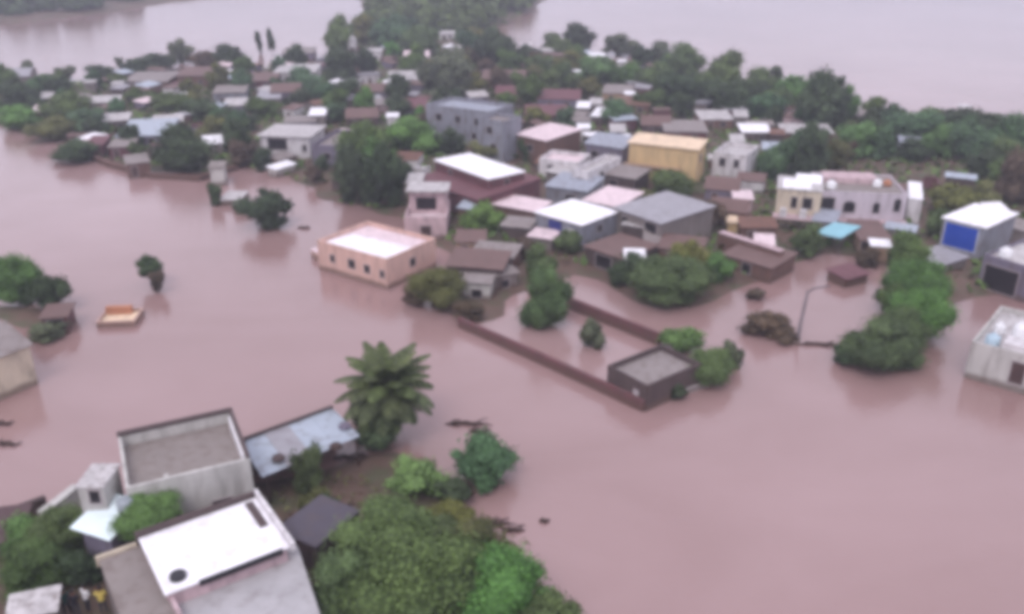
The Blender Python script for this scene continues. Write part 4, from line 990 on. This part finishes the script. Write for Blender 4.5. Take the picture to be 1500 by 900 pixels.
# ------------------------------------------------------------------ driftwood, pole, debris
def drift(cx, cy_, wpx, hpx, label, n_=14, m=wood_m):
    p = at(cx, cy_, 0); s = ppm(p); L_ = wpx / s; D_ = max(.5, hpx / s); rg = random.Random(cx); m_ = MB()
    m_.tube([(-L_ / 2, 0, .02), (-L_ * .2, D_ * .15, .16), (L_ * .2, -.1, .14), (L_ / 2, .05, 0)], [.08, .2, .18, .06], 7)
    for k in range(n_):
        x = rg.uniform(-.45, .45) * L_; y = rg.uniform(-.4, .4) * D_; a = rg.uniform(-.7, .7); l_ = rg.uniform(.5, 1.3) * L_ * .3; z = rg.uniform(.0, .45)
        m_.tube([(x, y, z * .3), (x + l_ * .5 * math.cos(a), y + l_ * .5 * math.sin(a), z), (x + l_ * math.cos(a), y + l_ * math.sin(a), z * rg.uniform(0, 1.4))], [.07, .06, .02], 5)
    o = m_.build('driftwood', m); o.location = p; return tag(o, label, 'driftwood', 'driftwood in the flood')
drift(683, 622, 62, 6, 'thin dark branch line drifting right of the palm')
drift(700, 634, 26, 22, 'tangled dark roots above the blue green round tree', 20)
drift(712, 768, 60, 16, 'brown heap of branches below the blue green round tree', 26)
drift(752, 778, 34, 10, 'dark log end sticking out of the water by the foreground clump', 8)
drift(4, 622, 24, 12, 'upper of two dark logs at the left edge', 12)
drift(12, 652, 34, 10, 'lower of two dark logs at the left edge', 12)
drift(797, 765, 14, 4, 'tiny floating stick in open water right of the foreground clump', 3)
drift(445, 335, 20, 5, 'small floating branch left of the peach house', 5)
drift(510, 672, 44, 18, 'broken timber heap under the palm end of the awning', 22)
drift(490, 745, 50, 12, 'dark heap of timber left of the wide green tree', 22)
drift(1200, 506, 60, 6, 'floating twig line at the foot of the bent pole', 10)
bpole = at(1166, 505, 0); po_ = empty('bent_pole', bpole, 0, 'bent rusty steel pole leaning over the brown water', 'pole')
tp = at(1183, 428, 4.4) - bpole; t2 = at(1216, 420, 4.6) - bpole
tp.z, t2.z = 4.4, 4.65
MB().tube([(0, 0, -1.5), (tp.x * .35, tp.y * .35, 1.6), (tp.x * .8, tp.y * .8, 3.5), tp, tp.lerp(t2, .3) + Vector((0, 0, .25)), t2], [.2, .18, .16, .14, .11, .09], 8).build('shaft', metal_m, po_, smooth=True)
MB().box(-.35, .35, -.3, .3, -1.5, .35).build('footing', W['grey'], po_)

# ------------------------------------------------------------------ people
skin_m = mat('skin', srgb(110, 74, 58), rough=.6, var=.05); hair_m = mat('black hair', srgb(26, 22, 24), rough=.5, var=.1)
def skinned(name, pts, edges, radii, m, parent, sub=1):
    me = bpy.data.meshes.new(name); me.from_pydata(pts, edges, []); o = bpy.data.objects.new(name, me); C.objects.link(o)
    md = o.modifiers.new('skin', 'SKIN'); 
    for i, r_ in enumerate(radii): me.skin_vertices[0].data[i].radius = (r_, r_) if not isinstance(r_, tuple) else r_
    me.skin_vertices[0].data[0].use_root = True
    sb_ = o.modifiers.new('sub', 'SUBSURF'); sb_.levels = sub; sb_.render_levels = sub
    dg = bpy.context.evaluated_depsgraph_get(); m2 = bpy.data.meshes.new_from_object(o.evaluated_get(dg)); 
    o2 = bpy.data.objects.new(name, m2); C.objects.link(o2); m2.materials.clear(); m2.materials.append(m)
    for p in m2.polygons: p.use_smooth = True
    bpy.data.objects.remove(o); o2.parent = parent; o2.name = name; return o2
def person(loc, rz, shirt, trousers, label, raise_arm=False, scale=1.3):
    root = empty('person', loc, rz, label, 'person', 'people standing behind the foreground roofs'); root.scale = (scale,) * 3
    P = [(0, 0, .95), (0, 0, 1.15), (0, 0, 1.38), (0, -.01, 1.50), (0, -.02, 1.58), (0, -.02, 1.70),
         (.18, 0, 1.40), (.25, -.04, 1.14), (.24, -.16, .93), (.23, -.22, .86), (-.18, 0, 1.40), (-.25, -.04, 1.14), (-.24, -.16, .93), (-.23, -.22, .86),
         (.10, 0, .88), (.11, -.03, .50), (.12, .02, .09), (.12, -.15, .04), (-.10, 0, .88), (-.12, .02, .50), (-.12, .06, .09), (-.12, -.11, .04)]
    if raise_arm: P[7] = (.30, -.16, 1.22); P[8] = (.22, -.34, 1.40); P[9] = (.18, -.38, 1.50)
    E_ = [(0, 1), (1, 2), (2, 3), (3, 4), (4, 5), (2, 6), (6, 7), (7, 8), (8, 9), (2, 10), (10, 11), (11, 12), (12, 13), (0, 14), (14, 15), (15, 16), (16, 17), (0, 18), (18, 19), (19, 20), (20, 21)]
    rad = [(.15, .11), (.14, .1), (.15, .11), .055, .085, .09, .06, .045, .032, .038, .06, .045, .032, .038, .085, .058, .04, .04, .085, .058, .04, .04]
    skinned('body', P, E_, rad, skin_m, root, 2)
    for s_ in (1, -1):                                                        # fingers and thumb
        h0 = Vector(P[9] if s_ > 0 else P[13]); dr = (h0 - Vector(P[8] if s_ > 0 else P[12])).normalized(); sd = Vector((s_, 0, 0)).cross(dr).normalized()
        m_ = MB()
        for k in range(4):
            b0 = h0 + sd * (k - 1.5) * .02; m_.tube([b0, b0 + dr * .05, b0 + dr * (.08 + .008 * (k in (1, 2))) + Vector((-s_ * .02, 0, -.01))], [.01, .009, .007], 5)
        m_.tube([h0 + sd * -.03, h0 + sd * -.055 + dr * .03, h0 + sd * -.05 + dr * .06], [.012, .01, .008], 5)
        m_.build('hand_fingers', skin_m, root)
    Sg = 1.17
    skinned('shirt', [(0, 0, .80), P[1], P[2], (0, 0, 1.455), P[6], P[7], P[10], P[11]], [(0, 1), (1, 2), (2, 3), (2, 4), (4, 5), (2, 6), (6, 7)], [(.19, .145), (.172, .13), (.178, .132), .075, .085, .068, .085, .068], shirt, root, 2)
    skinned('trousers', [(0, 0, .97), P[14], P[15], (.12, .02, .13), P[18], P[19], (-.12, .055, .13)], [(0, 1), (1, 2), (2, 3), (0, 4), (4, 5), (5, 6)], [(.15, .115), .105, .075, .06, .105, .075, .06], trousers, root, 2)
    bm = bmesh.new(); bmesh.ops.create_uvsphere(bm, u_segments=14, v_segments=9, radius=.112)
    bmesh.ops.delete(bm, geom=[v for v in bm.verts if v.co.z < -.03 and v.co.y < .02 or v.co.z < -.07 or (v.co.y < -.07 and v.co.z < .045)], context='VERTS')
    me = bpy.data.meshes.new('hair'); bm.to_mesh(me); bm.free(); me.materials.append(hair_m); hr_ = bpy.data.objects.new('hair', me); C.objects.link(hr_); hr_.location = (0, -.01, 1.70); hr_.parent = root
    f = MB(); 
    for s_ in (1, -1): f.box(.022 * s_ + .035 * s_ - .012, .022 * s_ + .035 * s_ - .012 + .022, -.118, -.108, 1.655, 1.668)
    f.box(-.026, .026, -.118, -.106, 1.592, 1.602); f.build('eyes_and_mouth', hair_m, root)
    MB().tube([(0, -.10, 1.66), (0, -.128, 1.625), (0, -.10, 1.618)], [.008, .016, .01], 6).build('nose', skin_m, root, smooth=True)
    for s_ in (1, -1): MB().tube([(s_ * .09, 0, 1.66), (s_ * .108, .01, 1.65), (s_ * .09, 0, 1.61)], [.012, .018, .01], 6).build('ear', skin_m, root, smooth=True)
    return root
yel_m = mat('yellow cotton', srgb(206, 184, 96), rough=.9, var=.1); wht_m = mat('white cotton', srgb(222, 220, 222), rough=.9, var=.06)
blk_m = mat('black cotton', srgb(40, 38, 46), rough=.9, var=.15); gry_m = mat('dark grey cloth', srgb(62, 60, 66), rough=.9, var=.15); teal_m = mat('dark teal cloth', srgb(40, 66, 62), rough=.9, var=.15)
def standing(px_, py_, zt): p = at(px_, py_, zt); return p   # head pixel at height
GL = .3
for (hx, hy, rz, sh, tr, lb, ra) in (
   (144, 868, R(200), yel_m, gry_m, 'person in a yellow shirt standing beside the grey brown flat roof', True),
   (121, 866, R(150), wht_m, blk_m, 'person in a white shirt left of the yellow shirt', False),
   (104, 874, R(190), blk_m, gry_m, 'person in black clothes left of the white shirt', False),
   (90, 872, R(230), teal_m, blk_m, 'person in a dark teal shirt, leftmost of the group', False)):
    p = at(hx, hy - 9, GL + 2.25); person(Vector((p.x, p.y, float(ground_h(np.array([p.x]), np.array([p.y]))[0]))), rz, sh, tr, lb, ra)
